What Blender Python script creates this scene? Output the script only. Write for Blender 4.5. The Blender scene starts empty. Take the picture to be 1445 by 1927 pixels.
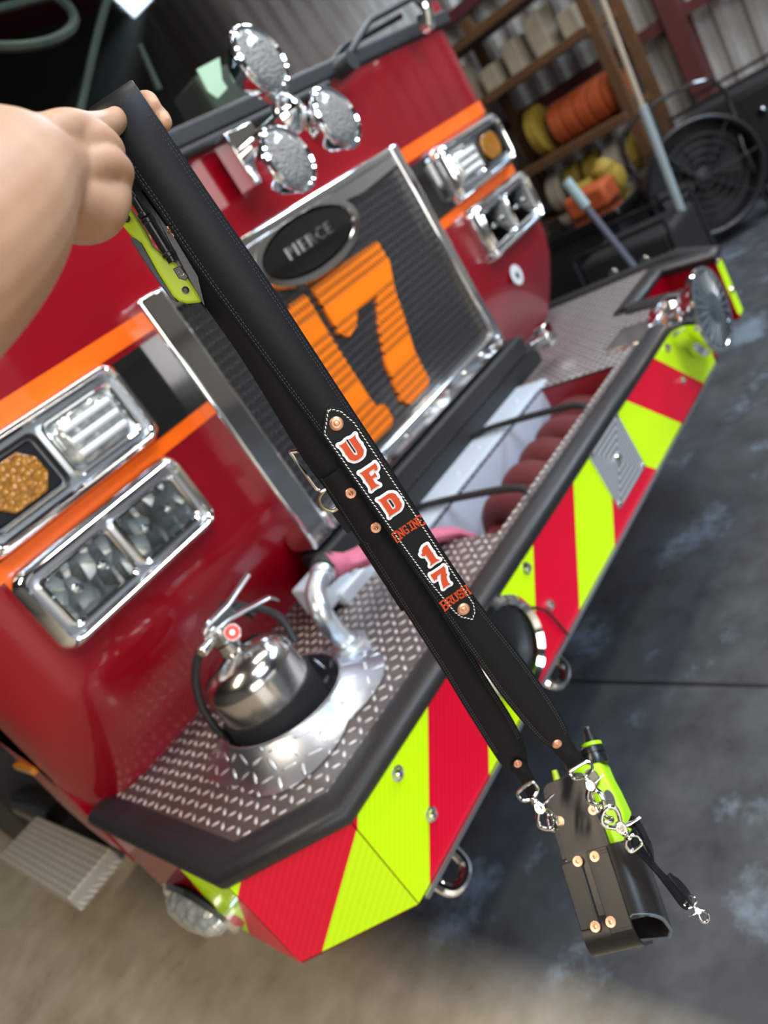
import bpy, bmesh, math, random
from mathutils import Vector, Matrix
random.seed(7)
V = Vector
C = bpy.context.scene.collection
SC = bpy.context.scene
# ------------------------------------------------------------------ camera
H = 1.46                                     # camera height above the floor, metres
F = 1440.0                                   # focal length in pixels of a 1445x1927 picture
_vx = V((1262.5, -1453.5, F)).normalized()
_vz = V((2286.5, 3411.5, F)); AD = (_vz - _vx * _vz.dot(_vx)).normalized()
AX = _vx; AY = AX.cross(AD)                  # truck axes seen from the camera (x right, y down, z forward)
cam = bpy.data.cameras.new('camera'); camo = bpy.data.objects.new('camera', cam); C.objects.link(camo)
camo.matrix_world = Matrix(((AX[0], -AX[1], -AX[2], 0), (AY[0], -AY[1], -AY[2], 0), (-AD[0], AD[1], AD[2], H), (0, 0, 0, 1)))
cam.sensor_fit = 'VERTICAL'; cam.sensor_height = 24; cam.lens = F / 1927 * 24
cam.dof.use_dof = True; cam.dof.focus_distance = 0.68; cam.dof.aperture_fstop = 3.0
cam.clip_start = 0.02
SC.camera = camo
# ------------------------------------------------------------------ light
SC.view_settings.view_transform = 'Standard'; SC.view_settings.look = 'None'
SC.view_settings.exposure = 0.4; SC.view_settings.gamma = 1
w = bpy.data.worlds.new('sky'); SC.world = w; w.use_nodes = True
nt = w.node_tree; nt.nodes.clear()
out = nt.nodes.new('ShaderNodeOutputWorld'); bg = nt.nodes.new('ShaderNodeBackground')
tc = nt.nodes.new('ShaderNodeTexCoord'); sp = nt.nodes.new('ShaderNodeSeparateXYZ'); cr = nt.nodes.new('ShaderNodeValToRGB')
nt.links.new(tc.outputs['Generated'], sp.inputs[0]); nt.links.new(sp.outputs['Z'], cr.inputs[0])
e = cr.color_ramp.elements
e[0].position = 0.0; e[0].color = (.26, .25, .23, 1); e[1].position = 1.0; e[1].color = (.55, .75, 1.0, 1)
for p_, c_ in ((.004, (.22, .26, .12, 1)), (.02, (.75, .72, .66, 1)), (.10, (.9, .9, .92, 1)), (.2, (.9, .97, 1.0, 1)), (.5, (.7, .86, 1, 1))):
    k = cr.color_ramp.elements.new(p_); k.color = c_
nt.links.new(cr.outputs[0], bg.inputs[0]); bg.inputs[1].default_value = 1.3
nt.links.new(bg.outputs[0], out.inputs[0])
def area(name, loc, target, sx, sy, power, col):
    l = bpy.data.lights.new(name, 'AREA'); l.shape = 'RECTANGLE'; l.size = sx; l.size_y = sy; l.energy = power; l.color = col
    o = bpy.data.objects.new(name, l); C.objects.link(o); o.location = loc
    o.rotation_euler = (V(target) - V(loc)).to_track_quat('-Z', 'Y').to_euler(); return o
area('side_daylight', (5.7, -1.1, 4.85), (2.4, .8, .4), 2.6, 1.8, 300, (.66, .82, 1.0))
area('door_daylight', (-3.0, -5.0, 2.4), (1.0, 1.3, .7), 3.2, 3.0, 150, (1.0, .97, .92))
for i_, (x_, y_) in enumerate(((-2.0, .8), (.9, -1.6), (2.6, .3), (1.2, -4.5))):
    area('ceiling_strip_light', (x_, y_, 4.85), (x_, y_, 0), 2.2, .28, 62 if i_ else 95, (1.0, .93, .84) if i_ else (1.0, .86, .66))
area('holster_sheen_light', (.5, -3.4, 4.6), (.6, .5, .8), 1.8, 1.1, 130, (.50, .70, 1.0))  # added area light with no real source, placed for the holster's blue sheen
area('wall_fill_light', (5.3, 1.0, 4.7), (6.2, 2.6, .6), 1.2, 1.2, 70, (.95, .95, 1.0))  # added fill without a real fixture, lightens the corrugated wall

# ------------------------------------------------------------------ pixel helpers -> world points on real planes
def ray(px, py):
    d = V((px - 722.5, py - 963.5, F)) / F
    return V((d.dot(AX), d.dot(AY), -d.dot(AD)))
def onX(px, py, x): r = ray(px, py); return r * (x / r.x) + V((0, 0, H))
def onY(px, py, y): r = ray(px, py); return r * (y / r.y) + V((0, 0, H))
def onZ(px, py, z): r = ray(px, py); return r * ((z - H) / r.z) + V((0, 0, H))
def CP(px, py, d): return ray(px, py) * d + V((0, 0, H))
CAMR = V((AX[0], AY[0], -AD[0])); CAMU = -V((AX[1], AY[1], -AD[1])); CAMB = -V((AX[2], AY[2], -AD[2]))
# ------------------------------------------------------------------ materials
class NT:
    def __init__(s, name):
        m = bpy.data.materials.new(name); m.use_nodes = True; s.m = m; s.t = m.node_tree
        s.b = s.t.nodes['Principled BSDF']; s._c = None
    def n(s, kind, **kw):
        x = s.t.nodes.new('ShaderNode' + kind)
        for k, v in kw.items(): setattr(x, k, v)
        return x
    def l(s, a, b): s.t.links.new(a, b)
    def val(s, x, v):
        if hasattr(v, 'is_output') or isinstance(v, bpy.types.NodeSocket): s.l(v, x)
        else: x.default_value = v
    def math(s, op, a, b=0.0, c=0.0):
        x = s.n('Math', operation=op); s.val(x.inputs[0], a); s.val(x.inputs[1], b); s.val(x.inputs[2], c); return x.outputs[0]
    def co(s, kind='Object'):
        if s._c is None: s._c = s.n('TexCoord')
        return s._c.outputs[kind]
    def xyz(s, v):
        x = s.n('SeparateXYZ'); s.l(v, x.inputs[0]); return x.outputs
    def comb(s, a, b, c=0.0):
        x = s.n('CombineXYZ'); s.val(x.inputs[0], a); s.val(x.inputs[1], b); s.val(x.inputs[2], c); return x.outputs[0]
    def noise(s, scale, detail=3, rough=.5, vec=None):
        x = s.n('TexNoise'); x.inputs['Scale'].default_value = scale; x.inputs['Detail'].default_value = detail
        x.inputs['Roughness'].default_value = rough; s.l(vec if vec is not None else s.co(), x.inputs['Vector']); return x.outputs['Fac']
    def mix(s, f, a, b):
        x = s.n('Mix', data_type='RGBA'); s.val(x.inputs[0], f)
        for i, v in ((6, a), (7, b)):
            if isinstance(v, tuple): v = (*v, 1) if len(v) == 3 else v
            s.val(x.inputs[i], v)
        return x.outputs[2]
    def ramp(s, f, stops):
        x = s.n('ValToRGB'); s.l(f, x.inputs[0]); el = x.color_ramp.elements
        while len(el) < len(stops): el.new(.5)
        for i, (p, c) in enumerate(stops):
            el[i].position = p; el[i].color = (*c, 1) if isinstance(c, tuple) else (c, c, c, 1)
        return x.outputs[0]
    def bump(s, h, strength=.3, dist=.002):
        x = s.n('Bump'); x.inputs['Strength'].default_value = strength; x.inputs['Distance'].default_value = dist
        s.l(h, x.inputs['Height']); s.l(x.outputs[0], s.b.inputs['Normal'])
    def set(s, **kw):
        mp = dict(base='Base Color', metal='Metallic', rough='Roughness', coat='Coat Weight', coatr='Coat Roughness', spec='Specular IOR Level',
                  trans='Transmission Weight', ior='IOR', sss='Subsurface Weight', ssr='Subsurface Radius', sss_s='Subsurface Scale', alpha='Alpha', emis='Emission Strength', emc='Emission Color', sheen='Sheen Weight')
        for k, v in kw.items():
            i = s.b.inputs[mp[k]]
            if isinstance(v, tuple) and len(v) == 3 and k != 'ssr': v = (*v, 1)
            s.val(i, v)
        return s
def simple(name, base, rough=.5, metal=0., bscale=0, bstr=.1, bdist=.001, var=0., **kw):
    t = NT(name); t.set(base=base, rough=rough, metal=metal, **kw)
    if var:
        f = t.noise(6 if not bscale else bscale * .2, 4)
        t.set(base=t.mix(f, tuple(c * (1 - var) for c in base), tuple(min(1, c * (1 + var)) for c in base)))
    if bscale: t.bump(t.noise(bscale, 4), bstr, bdist)
    return t.m
M = {}
M['red'] = simple('red_fire_paint', (.25, .0, .007), .3, 0, coat=.55, spec=.3, coatr=.04, var=.06)
M['red_dark'] = simple('dark_red_paint', (.22, .008, .012), .4, 0, coat=.3)
M['orange'] = simple('orange_stripe_tape', (1.0, .135, .0), .35, 0, coat=.5, bscale=30, bstr=.05)
M['blackpaint'] = simple('black_gloss_paint', (.008, .009, .009), .15, 0, coat=1., bscale=8, bstr=.02)
M['rubber'] = simple('black_rubber', (.014, .014, .015), .45, bscale=300, bstr=.3, bdist=.0006, var=.2)
M['rubber_m'] = simple('black_matte_rubber', (.01, .0105, .011), .6, bscale=200, bstr=.2)
M['chrome'] = simple('chrome', (.86, .87, .88), .07, 1., bscale=12, bstr=.04, bdist=.002)
M['steel'] = simple('polished_nickel', (.78, .77, .74), .12, 1., bscale=90, bstr=.12, bdist=.0004)
M['stainless'] = simple('stainless_steel', (.62, .60, .58), .16, 1., bscale=20, bstr=.05, bdist=.003)
M['alu'] = simple('brushed_aluminium', (.66, .67, .68), .3, 1., bscale=60, bstr=.1)
M['casting'] = simple('cast_aluminium', (.62, .66, .70), .32, .9, bscale=60, bstr=.15)
M['copper'] = simple('copper_rivet', (.86, .44, .28), .36, .9, bscale=400, bstr=.25, bdist=.0003)
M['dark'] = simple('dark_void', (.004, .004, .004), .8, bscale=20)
M['whitep'] = simple('white_paint', (.75, .76, .76), .45, bscale=20, bstr=.05)
M['bluewhite'] = simple('pale_blue_painted_metal', (.58, .66, .76), .4, .3, bscale=15, bstr=.1, var=.15)
M['orangeletter'] = simple('orange_letter_leather', (.60, .060, .008), .42, bscale=900, bstr=.25, bdist=.0002)
M['whiteletter'] = simple('white_letter_leather', (.86, .86, .86), .5, bscale=900, bstr=.2, bdist=.0002)
M['thread_w'] = simple('white_thread', (.80, .79, .74), .6, bscale=2000, bstr=.3, bdist=.0001)
M['thread_k'] = simple('black_thread', (.03, .03, .033), .5, bscale=2000, bstr=.3, bdist=.0001)
def leather(name, base, rough=.42, s=1.):
    t = NT(name); t.set(base=t.mix(t.noise(40, 4), base, tuple(c * 1.5 + .001 for c in base)), rough=rough, spec=.22)
    v = t.n('TexVoronoi'); v.inputs['Scale'].default_value = 1300; t.l(t.co(), v.inputs['Vector'])
    h = t.math('ADD', t.math('MULTIPLY', v.outputs['Distance'], .5), t.math('MULTIPLY', t.noise(60, 3), 1.2)); t.bump(h, .22 * s, .0006); return t.m
M['leather'] = leather('black_leather', (.0035, .0042, .0052), .46)
M['leather_in'] = leather('black_leather_back', (.0038, .0044, .0054), .5, 1.3)
M['leather_holster'] = leather('smooth_black_harness_leather', (.015, .0135, .012), .30, .35)
M['leather_edge'] = simple('burnished_leather_edge', (.022, .017, .014), .5, bscale=500, bstr=.4, bdist=.0004)
M['lime'] = simple('lime_plastic', (.42, .78, .0), .42, bscale=120, bstr=.08, var=.12)
M['lime_y'] = simple('yellow_lime_plastic', (.42, .56, .012), .42, bscale=120, bstr=.08, var=.12)
M['plastic'] = simple('black_plastic', (.010, .011, .012), .28, bscale=200, bstr=.1)
M['grip'] = simple('charcoal_rubber_grip', (.05, .055, .065), .5, bscale=300, bstr=.2)
M['yellowhose'] = simple('yellow_hose', (.30, .20, .02), .7, bscale=80, bstr=.4, var=.25)
M['orangehose'] = simple('orange_hose', (.40, .07, .012), .7, bscale=80, bstr=.4, var=.25)
M['tanhose'] = simple('tan_hose', (.42, .36, .26), .8, bscale=80, bstr=.4, var=.25)
M['pinkhose'] = simple('faded_red_hose_jacket', (.48, .12, .19), .8, bscale=250, bstr=.5, var=.35)
M['redhose'] = simple('dark_red_hose_jacket', (.10, .010, .010), .75, bscale=250, bstr=.5, var=.35)
M['rust'] = simple('red_oxide_steel', (.085, .020, .017), .6, bscale=40, bstr=.2, var=.3)
M['wood'] = simple('brown_shelf_board', (.10, .045, .014), .7, bscale=30, bstr=.3, var=.4)
M['pole'] = simple('pale_grey_fibreglass', (.30, .36, .38), .35, bscale=30, bstr=.1, var=.15)
M['paper'] = simple('pale_green_paper', (.40, .58, .40), .8, bscale=30)
M['cabtrim'] = simple('dark_cab_interior', (.014, .018, .016), .6, bscale=30, var=.4)
M['cabgrey'] = simple('grey_cab_trim', (.16, .17, .14), .6, bscale=30, var=.3)
M['amber'] = simple('amber_lens', (.6, .2, .01), .15, coat=1., bscale=6)
def skin():
    t = NT('skin'); f = t.noise(14, 4)
    c = t.mix(t.ramp(f, ((.35, 0.), (.7, 1.))), (.50, .27, .155), (.60, .35, .215))
    t.set(base=c, rough=.5, sss=.25, ssr=(1., .35, .2), sss_s=.008, spec=.35)
    t.bump(t.math('ADD', t.noise(500, 3), t.math('MULTIPLY', t.noise(90, 3), 1.5)), .22, .0008); return t.m
M['skin'] = skin()
M['nail'] = simple('fingernail', (.66, .38, .32), .3, coat=.4, bscale=200, bstr=.05)
def floor_mat():
    t = NT('stained_concrete'); o = t.co('Object'); x, y, z = t.xyz(o)
    big = t.noise(.7, 5, .6); fine = t.noise(7, 6, .65); veins = t.noise(2.3, 8, .7)
    beige = t.mix(t.ramp(fine, ((.3, 0.), (.75, 1.))), (.32, .27, .19), (.53, .45, .34))
    beige = t.mix(t.ramp(veins, ((.52, 0.), (.62, .5))), beige, (.47, .42, .33))
    # the floor blends from beige to a darker, bluer tone towards the right
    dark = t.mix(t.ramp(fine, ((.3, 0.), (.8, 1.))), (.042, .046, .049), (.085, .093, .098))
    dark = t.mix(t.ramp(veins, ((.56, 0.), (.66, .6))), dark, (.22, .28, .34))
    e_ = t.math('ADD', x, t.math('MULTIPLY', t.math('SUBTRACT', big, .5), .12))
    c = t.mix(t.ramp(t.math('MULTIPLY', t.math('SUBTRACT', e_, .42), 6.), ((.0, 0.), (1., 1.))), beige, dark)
    j = t.math('LESS_THAN', t.math('ABSOLUTE', t.math('SUBTRACT', x, 1.37)), .007)
    c = t.mix(j, c, (.02, .02, .02))
    t.set(base=c, rough=t.ramp(fine, ((.3, .24), (.8, .48))), spec=.5)
    t.bump(t.math('ADD', fine, t.math('MULTIPLY', j, -2.)), .25, .004); return t.m
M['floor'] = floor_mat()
def corrugated():
    t = NT('corrugated_sheet_metal'); t.set(base=t.mix(t.noise(1.3, 5, .7), (.30, .29, .26), (.50, .49, .46)), rough=.45, metal=.25)
    t.bump(t.noise(30), .1); return t.m
M['corr'] = corrugated()
M['ceil'] = simple('ceiling_sheet', (.06, .06, .055), .8, bscale=4)
M['wallp'] = simple('painted_wall', (.14, .135, .12), .8, bscale=4)
def tread(name, base_c, bar_c, cell=.027, lw=(.42, .12), rough=.3, metal=1.):
    """checker plate: raised bars alternating in direction; polished bar tops are worn brighter than the ground between them"""
    t = NT(name); x, y, z = t.xyz(t.co('Object'))
    u = t.math('MULTIPLY', t.math('ADD', x, t.math('MULTIPLY', z, .73)), 1 / cell); v = t.math('MULTIPLY', t.math('ADD', y, t.math('MULTIPLY', z, .31)), 1 / cell)
    iu = t.math('FLOOR', u); iv = t.math('FLOOR', v)
    fu = t.math('SUBTRACT', t.math('SUBTRACT', u, iu), .5); fv = t.math('SUBTRACT', t.math('SUBTRACT', v, iv), .5)
    par = t.math('MODULO', t.math('ADD', t.math('ADD', iu, iv), 1000.), 2.)
    sg = t.math('SUBTRACT', t.math('MULTIPLY', par, 2.), 1.)
    a = t.math('ADD', t.math('MULTIPLY', fu, .7071), t.math('MULTIPLY', t.math('MULTIPLY', fv, .7071), sg))
    b = t.math('SUBTRACT', t.math('MULTIPLY', fv, .7071), t.math('MULTIPLY', t.math('MULTIPLY', fu, .7071), sg))
    d = t.math('ADD', t.math('POWER', t.math('ABSOLUTE', t.math('DIVIDE', a, lw[0])), 2.), t.math('POWER', t.math('ABSOLUTE', t.math('DIVIDE', b, lw[1])), 2.))
    h = t.ramp(d, ((.35, 1.), (1., 0.)))
    n = t.noise(9, 5)
    t.set(base=t.mix(h, t.mix(n, tuple(q * .75 for q in base_c), base_c), bar_c), metal=t.mix(h, (metal,) * 3, (metal * .5,) * 3), rough=t.mix(h, (rough + .1,) * 3, (rough - .05,) * 3))
    t.bump(h, .8, .004); return t.m
M['tread'] = tread('checker_plate', (.30, .27, .26), (.80, .74, .68), .026, (.40, .17), .40)
M['tread_s'] = tread('fine_checker_plate', (.44, .40, .34), (.80, .74, .64), .017, (.42, .14), .5, .35)
M['tread_b'] = tread('bright_diamond_plate', (.55, .59, .65), (.95, .96, .98), .036, (.46, .11), .28)
def chevron():
    t = NT('red_and_lime_chevron_sheeting'); uv = t.co('UV'); u, v, _ = t.xyz(uv)
    wv = t.math('SUBTRACT', t.math('ABSOLUTE', u), v)
    k = t.math('MODULO', t.math('FLOOR', t.math('DIVIDE', t.math('ADD', wv, .072 + .229 * 20), .229)), 2.)
    ribs = t.n('TexWave', wave_type='BANDS', bands_direction='X'); ribs.inputs['Scale'].default_value = 20; ribs.inputs['Distortion'].default_value = .5
    t.l(t.comb(wv, t.math('MULTIPLY', v, .2)), ribs.inputs['Vector'])
    yel = t.mix(ribs.outputs['Fac'], (.58, .95, .0), (.68, 1.0, .0)); red = t.mix(ribs.outputs['Fac'], (.66, .0, .02), (.78, .0, .03))
    t.set(base=t.mix(k, yel, red), rough=.4, coat=.15, coatr=.15, spec=.3); t.bump(ribs.outputs['Fac'], .04, .001); return t.m
M['chevron'] = chevron()
def meshmat(name, num=False):
    """expanded-metal grille skin: rows of small slots; numerals are the same skin painted orange"""
    t = NT(name); x, y, z = t.xyz(t.co('Object'))
    a = t.math('MULTIPLY', t.math('ADD', x, t.math('MULTIPLY', z, .35)), 72.); b = t.math('MULTIPLY', z, 44.)
    ib = t.math('FLOOR', b); a2 = t.math('ADD', a, t.math('MULTIPLY', ib, .5))
    fa = t.math('ABSOLUTE', t.math('SUBTRACT', t.math('FRACT', a2), .5)); fb = t.math('ABSOLUTE', t.math('SUBTRACT', t.math('FRACT', b), .5))
    d = t.math('ADD', t.math('POWER', t.math('DIVIDE', fa, .33), 2.), t.math('POWER', t.math('DIVIDE', fb, .44), 2.))
    hole = t.ramp(d, ((.75, 1.), (1., 0.)))
    if num:
        hole = t.ramp(d, ((.40, 1.), (.80, 0.)))
        band = t.math('MAXIMUM', t.math('LESS_THAN', t.math('ABSOLUTE', t.math('SUBTRACT', z, H - .187)), .021), t.math('LESS_THAN', t.math('ABSOLUTE', t.math('SUBTRACT', z, H - .388)), .021))
        hole = t.math('MULTIPLY', hole, t.math('SUBTRACT', 1., band))
        t.set(base=t.mix(hole, (.92, .20, .0), (.03, .012, .006)), rough=.4, metal=0.)
    else:
        t.set(base=t.mix(hole, (.22, .225, .23), (.004, .004, .004)), metal=t.math('SUBTRACT', 1., hole), rough=t.mix(hole, (.22,) * 3, (.7,) * 3))
    t.bump(t.math('SUBTRACT', 1., hole), .6, .002); return t.m
M['mesh'] = meshmat('slotted_grille_skin'); M['nummesh'] = meshmat('orange_slotted_numeral', True)
def swirl():
    t = NT('engine_turned_plate'); x, y, z = t.xyz(t.co('Object'))
    r = t.math('MAXIMUM', t.math('ABSOLUTE', x), t.math('ABSOLUTE', z)); s_ = t.math('SINE', t.math('MULTIPLY', r, 420.))
    ang = t.math('SINE', t.math('MULTIPLY', t.math('ADD', x, z), 900.))
    t.set(base=t.mix(t.math('MULTIPLY_ADD', s_, .5, .5), (.20, .21, .23), (.80, .81, .83)), metal=.55, rough=.42); t.bump(t.math('ADD', s_, ang), .4, .0008); return t.m
M['swirl'] = swirl()
def lens_mat(name, base, scale, rough=.08, strength=.7, metal=.55):
    t = NT(name); v = t.n('TexVoronoi'); v.inputs['Scale'].default_value = scale; t.l(t.co(), v.inputs['Vector'])
    t.set(base=t.mix(v.outputs['Distance'], base, tuple(c * .35 for c in base)), metal=metal, rough=rough, coat=1., coatr=.03); t.bump(v.outputs['Distance'], strength, .006); return t.m
M['lens_fleck'] = lens_mat('pebbled_clear_lens', (.34, .34, .32), 170, .4, .8, .25)
M['lens_amber'] = lens_mat('amber_dotted_lens', (.55, .21, .004), 110, .25, .6, .1)
M['lens_led'] = lens_mat('ribbed_clear_lens', (.80, .84, .80), 55, .15, .4, .6)
M['reflector'] = lens_mat('faceted_reflector', (.94, .97, 1.0), 24, .09, 1.0, .95)
M['lens_siren'] = lens_mat('grey_siren_face', (.13, .18, .21), 25, .35, .3, .5)
def glassmat(name, tint, fac=.12):
    m = bpy.data.materials.new(name); m.use_nodes = True; t = m.node_tree; t.nodes.clear()
    o = t.nodes.new('ShaderNodeOutputMaterial'); mx = t.nodes.new('ShaderNodeMixShader'); tr = t.nodes.new('ShaderNodeBsdfTransparent')
    g = t.nodes.new('ShaderNodeBsdfGlossy'); lw = t.nodes.new('ShaderNodeFresnel'); lw.inputs[0].default_value = 1.28
    tr.inputs[0].default_value = (*tint, 1); g.inputs['Roughness'].default_value = .02
    t.links.new(lw.outputs[0], mx.inputs[0]); t.links.new(tr.outputs[0], mx.inputs[1]); t.links.new(g.outputs[0], mx.inputs[2]); t.links.new(mx.outputs[0], o.inputs[0]); return m
M['glass'] = glassmat('clear_glass', (.95, .96, .95)); M['windshield'] = glassmat('tinted_windshield_glass', (.55, .62, .58))
# ------------------------------------------------------------------ geometry helpers (all in world coordinates)
def B(): return bmesh.new()
def box(bm, a, b, M_=None):
    x0, y0, z0 = a; x1, y1, z1 = b
    vs = [bm.verts.new(p) for p in ((x0, y0, z0), (x1, y0, z0), (x1, y1, z0), (x0, y1, z0), (x0, y0, z1), (x1, y0, z1), (x1, y1, z1), (x0, y1, z1))]
    for f in ((0, 3, 2, 1), (4, 5, 6, 7), (0, 1, 5, 4), (1, 2, 6, 5), (2, 3, 7, 6), (3, 0, 4, 7)): bm.faces.new([vs[i] for i in f])
    if M_ is not None: bmesh.ops.transform(bm, matrix=M_, verts=vs)
    return bm
def rings(bm, rs, cap=True, close=True):
    """loft a list of equal-length point rings"""
    vv = [[bm.verts.new(p) for p in r] for r in rs]; n = len(vv[0])
    for a, b in zip(vv, vv[1:]):
        for i in range(n if close else n - 1):
            try: bm.faces.new((a[i], a[(i + 1) % n], b[(i + 1) % n], b[i]))
            except ValueError: pass
    if cap and close:
        for r in (vv[0][::-1], vv[-1]):
            try: bm.faces.new(r)
            except ValueError: pass
    return bm
def frame(d, up=None):
    d = V(d).normalized(); up = V(up) if up is not None else (V((0, 0, 1)) if abs(d.z) < .9 else V((1, 0, 0)))
    s = d.cross(up).normalized(); return s, s.cross(d).normalized()
def lathe(bm, prof, p0, axis, seg=28, cap=True):
    """prof: list of (distance along axis, radius)"""
    p0 = V(p0); ax = V(axis).normalized(); s, u = frame(ax)
    rings(bm, [[p0 + ax * t + (s * math.cos(k * 2 * math.pi / seg) + u * math.sin(k * 2 * math.pi / seg)) * max(r, 1e-5) for k in range(seg)] for t, r in prof], cap); return bm
def cyl(bm, p0, p1, r, r1=None, seg=20):
    p0 = V(p0); p1 = V(p1); return lathe(bm, [(0, r), ((p1 - p0).length, r if r1 is None else r1)], p0, p1 - p0, seg)
def smooth_pts(pts, n=6, closed=False):
    P = [V(p) for p in pts]; o = []; N = len(P)
    for i in range(N if closed else N - 1):
        g = lambda k: P[k % N] if closed else P[max(0, min(N - 1, k))]
        a, b, c, d = g(i - 1), g(i), g(i + 1), g(i + 2)
        for k in range(n):
            t = k / n; o.append(.5 * ((2 * b) + (c - a) * t + (2 * a - 5 * b + 4 * c - d) * t * t + (3 * b - a - 3 * c + d) * t ** 3))
    if not closed: o.append(P[-1])
    return o
def tube(bm, pts, r, seg=10, closed=False, sm=0, flat=1., up=None):
    P = smooth_pts(pts, sm, closed) if sm else [V(p) for p in pts]; N = len(P); rs = []; s = None
    for i, p in enumerate(P):
        a = P[(i - 1) % N] if closed else P[max(0, i - 1)]; b = P[(i + 1) % N] if closed else P[min(N - 1, i + 1)]
        d = (b - a).normalized()
        if s is None: s, u = frame(d, up)
        else: s = (s - d * s.dot(d)).normalized(); u = s.cross(d).normalized()
        rr = r[min(i, len(r) - 1)] if isinstance(r, (list, tuple)) else r
        rs.append([p + (s * math.cos(k * 2 * math.pi / seg) + u * math.sin(k * 2 * math.pi / seg) * flat) * rr for k in range(seg)])
    if closed:
        vv = [[bm.verts.new(q) for q in r_] for r_ in rs]
        for i in range(N):
            a, b = vv[i], vv[(i + 1) % N]
            for k in range(seg): bm.faces.new((a[k], a[(k + 1) % seg], b[(k + 1) % seg], b[k]))
    else: rings(bm, rs)
    return bm
def prism(bm, poly, o, ex, ey, ez, t0, t1):
    """polygon (x, y) in plane (ex, ey) extruded along ez from t0 to t1"""
    o, ex, ey, ez = V(o), V(ex), V(ey), V(ez)
    a = [bm.verts.new(o + ex * x + ey * y + ez * t0) for x, y in poly]; b = [bm.verts.new(o + ex * x + ey * y + ez * t1) for x, y in poly]; n = len(poly)
    bm.faces.new(a[::-1]); bm.faces.new(b)
    for i in range(n): bm.faces.new((a[i], a[(i + 1) % n], b[(i + 1) % n], b[i]))
    return bm
def rrect(w_, h_, r, seg=5, cx=0, cy=0):
    o = []
    for qx, qy, a0 in ((1, 1, 0), (-1, 1, 90), (-1, -1, 180), (1, -1, 270)):
        for k in range(seg + 1):
            a = math.radians(a0 + 90 * k / seg); o.append((cx + qx * (w_ / 2 - r) + r * math.cos(a), cy + qy * (h_ / 2 - r) + r * math.sin(a)))
    return o
def disc(bm, c, n, r, t, seg=24, dome=0.): 
    prof = [(0, r), (t * .7, r), (t, r * .92)]
    if dome: prof += [(t + dome * .6, r * .6), (t + dome, r * .05)]
    return lathe(bm, prof, c, n, seg)
def obj(name, bm, mat, parent=None, smooth=35, bev=0, bseg=2, mods=()):
    bmesh.ops.recalc_face_normals(bm, faces=bm.faces)
    me = bpy.data.meshes.new(name); bm.to_mesh(me); bm.free()
    o = bpy.data.objects.new(name, me); C.objects.link(o)
    o.data.materials.append(M[mat] if isinstance(mat, str) else mat)
    if parent is not None:
        r = parent
        while r.parent: r = r.parent
        me.transform(r.matrix_basis.inverted()); o.parent = parent
    for p in me.polygons: p.use_smooth = bool(smooth)
    if smooth:
        try: me.set_sharp_from_angle(angle=math.radians(smooth))
        except Exception: pass
    if bev:
        b = o.modifiers.new('bevel', 'BEVEL'); b.width = bev; b.segments = bseg; b.limit_method = 'ANGLE'; b.angle_limit = math.radians(32)
    return o
def thing(name, label, cat, loc, group=None, M_=None):
    o = bpy.data.objects.new(name, None); C.objects.link(o); o.empty_display_size = .05
    o.matrix_basis = M_ if M_ is not None else Matrix.Translation(loc)
    o['label'] = label; o['category'] = cat
    if group: o['group'] = group
    return o
def tag(o, label, cat, group=None):
    o['label'] = label; o['category'] = cat
    if group: o['group'] = group
    return o
def struct(name, bm, mat, **kw): o = obj(name, bm, mat, **kw); o['kind'] = 'structure'; return o
X_, Y_, Z_ = V((1, 0, 0)), V((0, 1, 0)), V((0, 0, 1))
# ------------------------------------------------------------------ the garage
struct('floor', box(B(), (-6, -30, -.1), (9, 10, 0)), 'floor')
bm = B(); n_ = 0; pts = []; y = -13.
while y < 10: pts += [(7.30, y), (7.24, y + .05), (7.24, y + .11), (7.30, y + .16)]; y += .22
rings(bm, [[(a, b, 0) for a, b in pts], [(a, b, 5.) for a, b in pts]], close=False); struct('wall_right', bm, 'corr', smooth=0)
struct('wall_back', box(B(), (-6, 10, 0), (9, 10.1, 5)), 'wallp')
struct('wall_left', box(B(), (-6.1, -13, 0), (-6, 10, 5)), 'wallp')
struct('ceiling', box(B(), (-6, -13, 5), (9, 10, 5.1)), 'ceil')
bm = B(); box(bm, (-6, -13.1, 0), (-3.2, -13, 5)); box(bm, (6.2, -13.1, 0), (9, -13, 5)); box(bm, (-3.2, -13.1, 3.4), (6.2, -13, 5)); struct('wall_front', bm, 'wallp')
for i, yy in enumerate((2.29, 5.2, -.6)):
    struct('trim_%d' % (i + 1), box(B(), (7.02, yy - .07, 0), (7.24, yy + .07, 5)), 'rust')
for i, (z0, z1) in enumerate(((1.28, 1.37), (2.3, 2.4))):
    struct('trim_%d' % (i + 4), box(B(), (7.10, -12.9, z0), (7.235, 10, z1)), 'rust')
# ------------------------------------------------------------------ the fire engine
TX = 1.517
truck = thing('fire_engine', 'red fire engine with grille number 17 and red and lime chevron bumper', 'fire engine', (TX, 1.5, 0))
ZD = H - .74; ZB = H - .976                    # deck height, bumper bottom
def arc(cx, cy, r, a0, a1, n=8): return [(cx + r * math.cos(math.radians(a0 + (a1 - a0) * k / n)), cy + r * math.sin(math.radians(a0 + (a1 - a0) * k / n))) for k in range(n + 1)]
XL, XR, YF = .262, 2.772, 1.53
bm = B(); rs = []
for z, dy, dx in ((-.90, .215, .012), (-.82, .18, .004), (-.74, .145, 0), (-.62, .07, 0), (-.52, .02, 0), (-.44, .0, 0), (.335, 0., 0)):
    f_ = arc(XL + .16, YF + .16, .16, 180, 270, 10) + arc(XR - .16, YF + .16, .16, 270, 360, 10)
    rs.append([V((XL + dx, 1.9, H + z))] + [V((max(XL + dx, min(XR - dx, x)), min(1.9, y + dy), H + z)) for x, y in f_] + [V((XR - dx, 1.9, H + z))])
rings(bm, rs)
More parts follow.
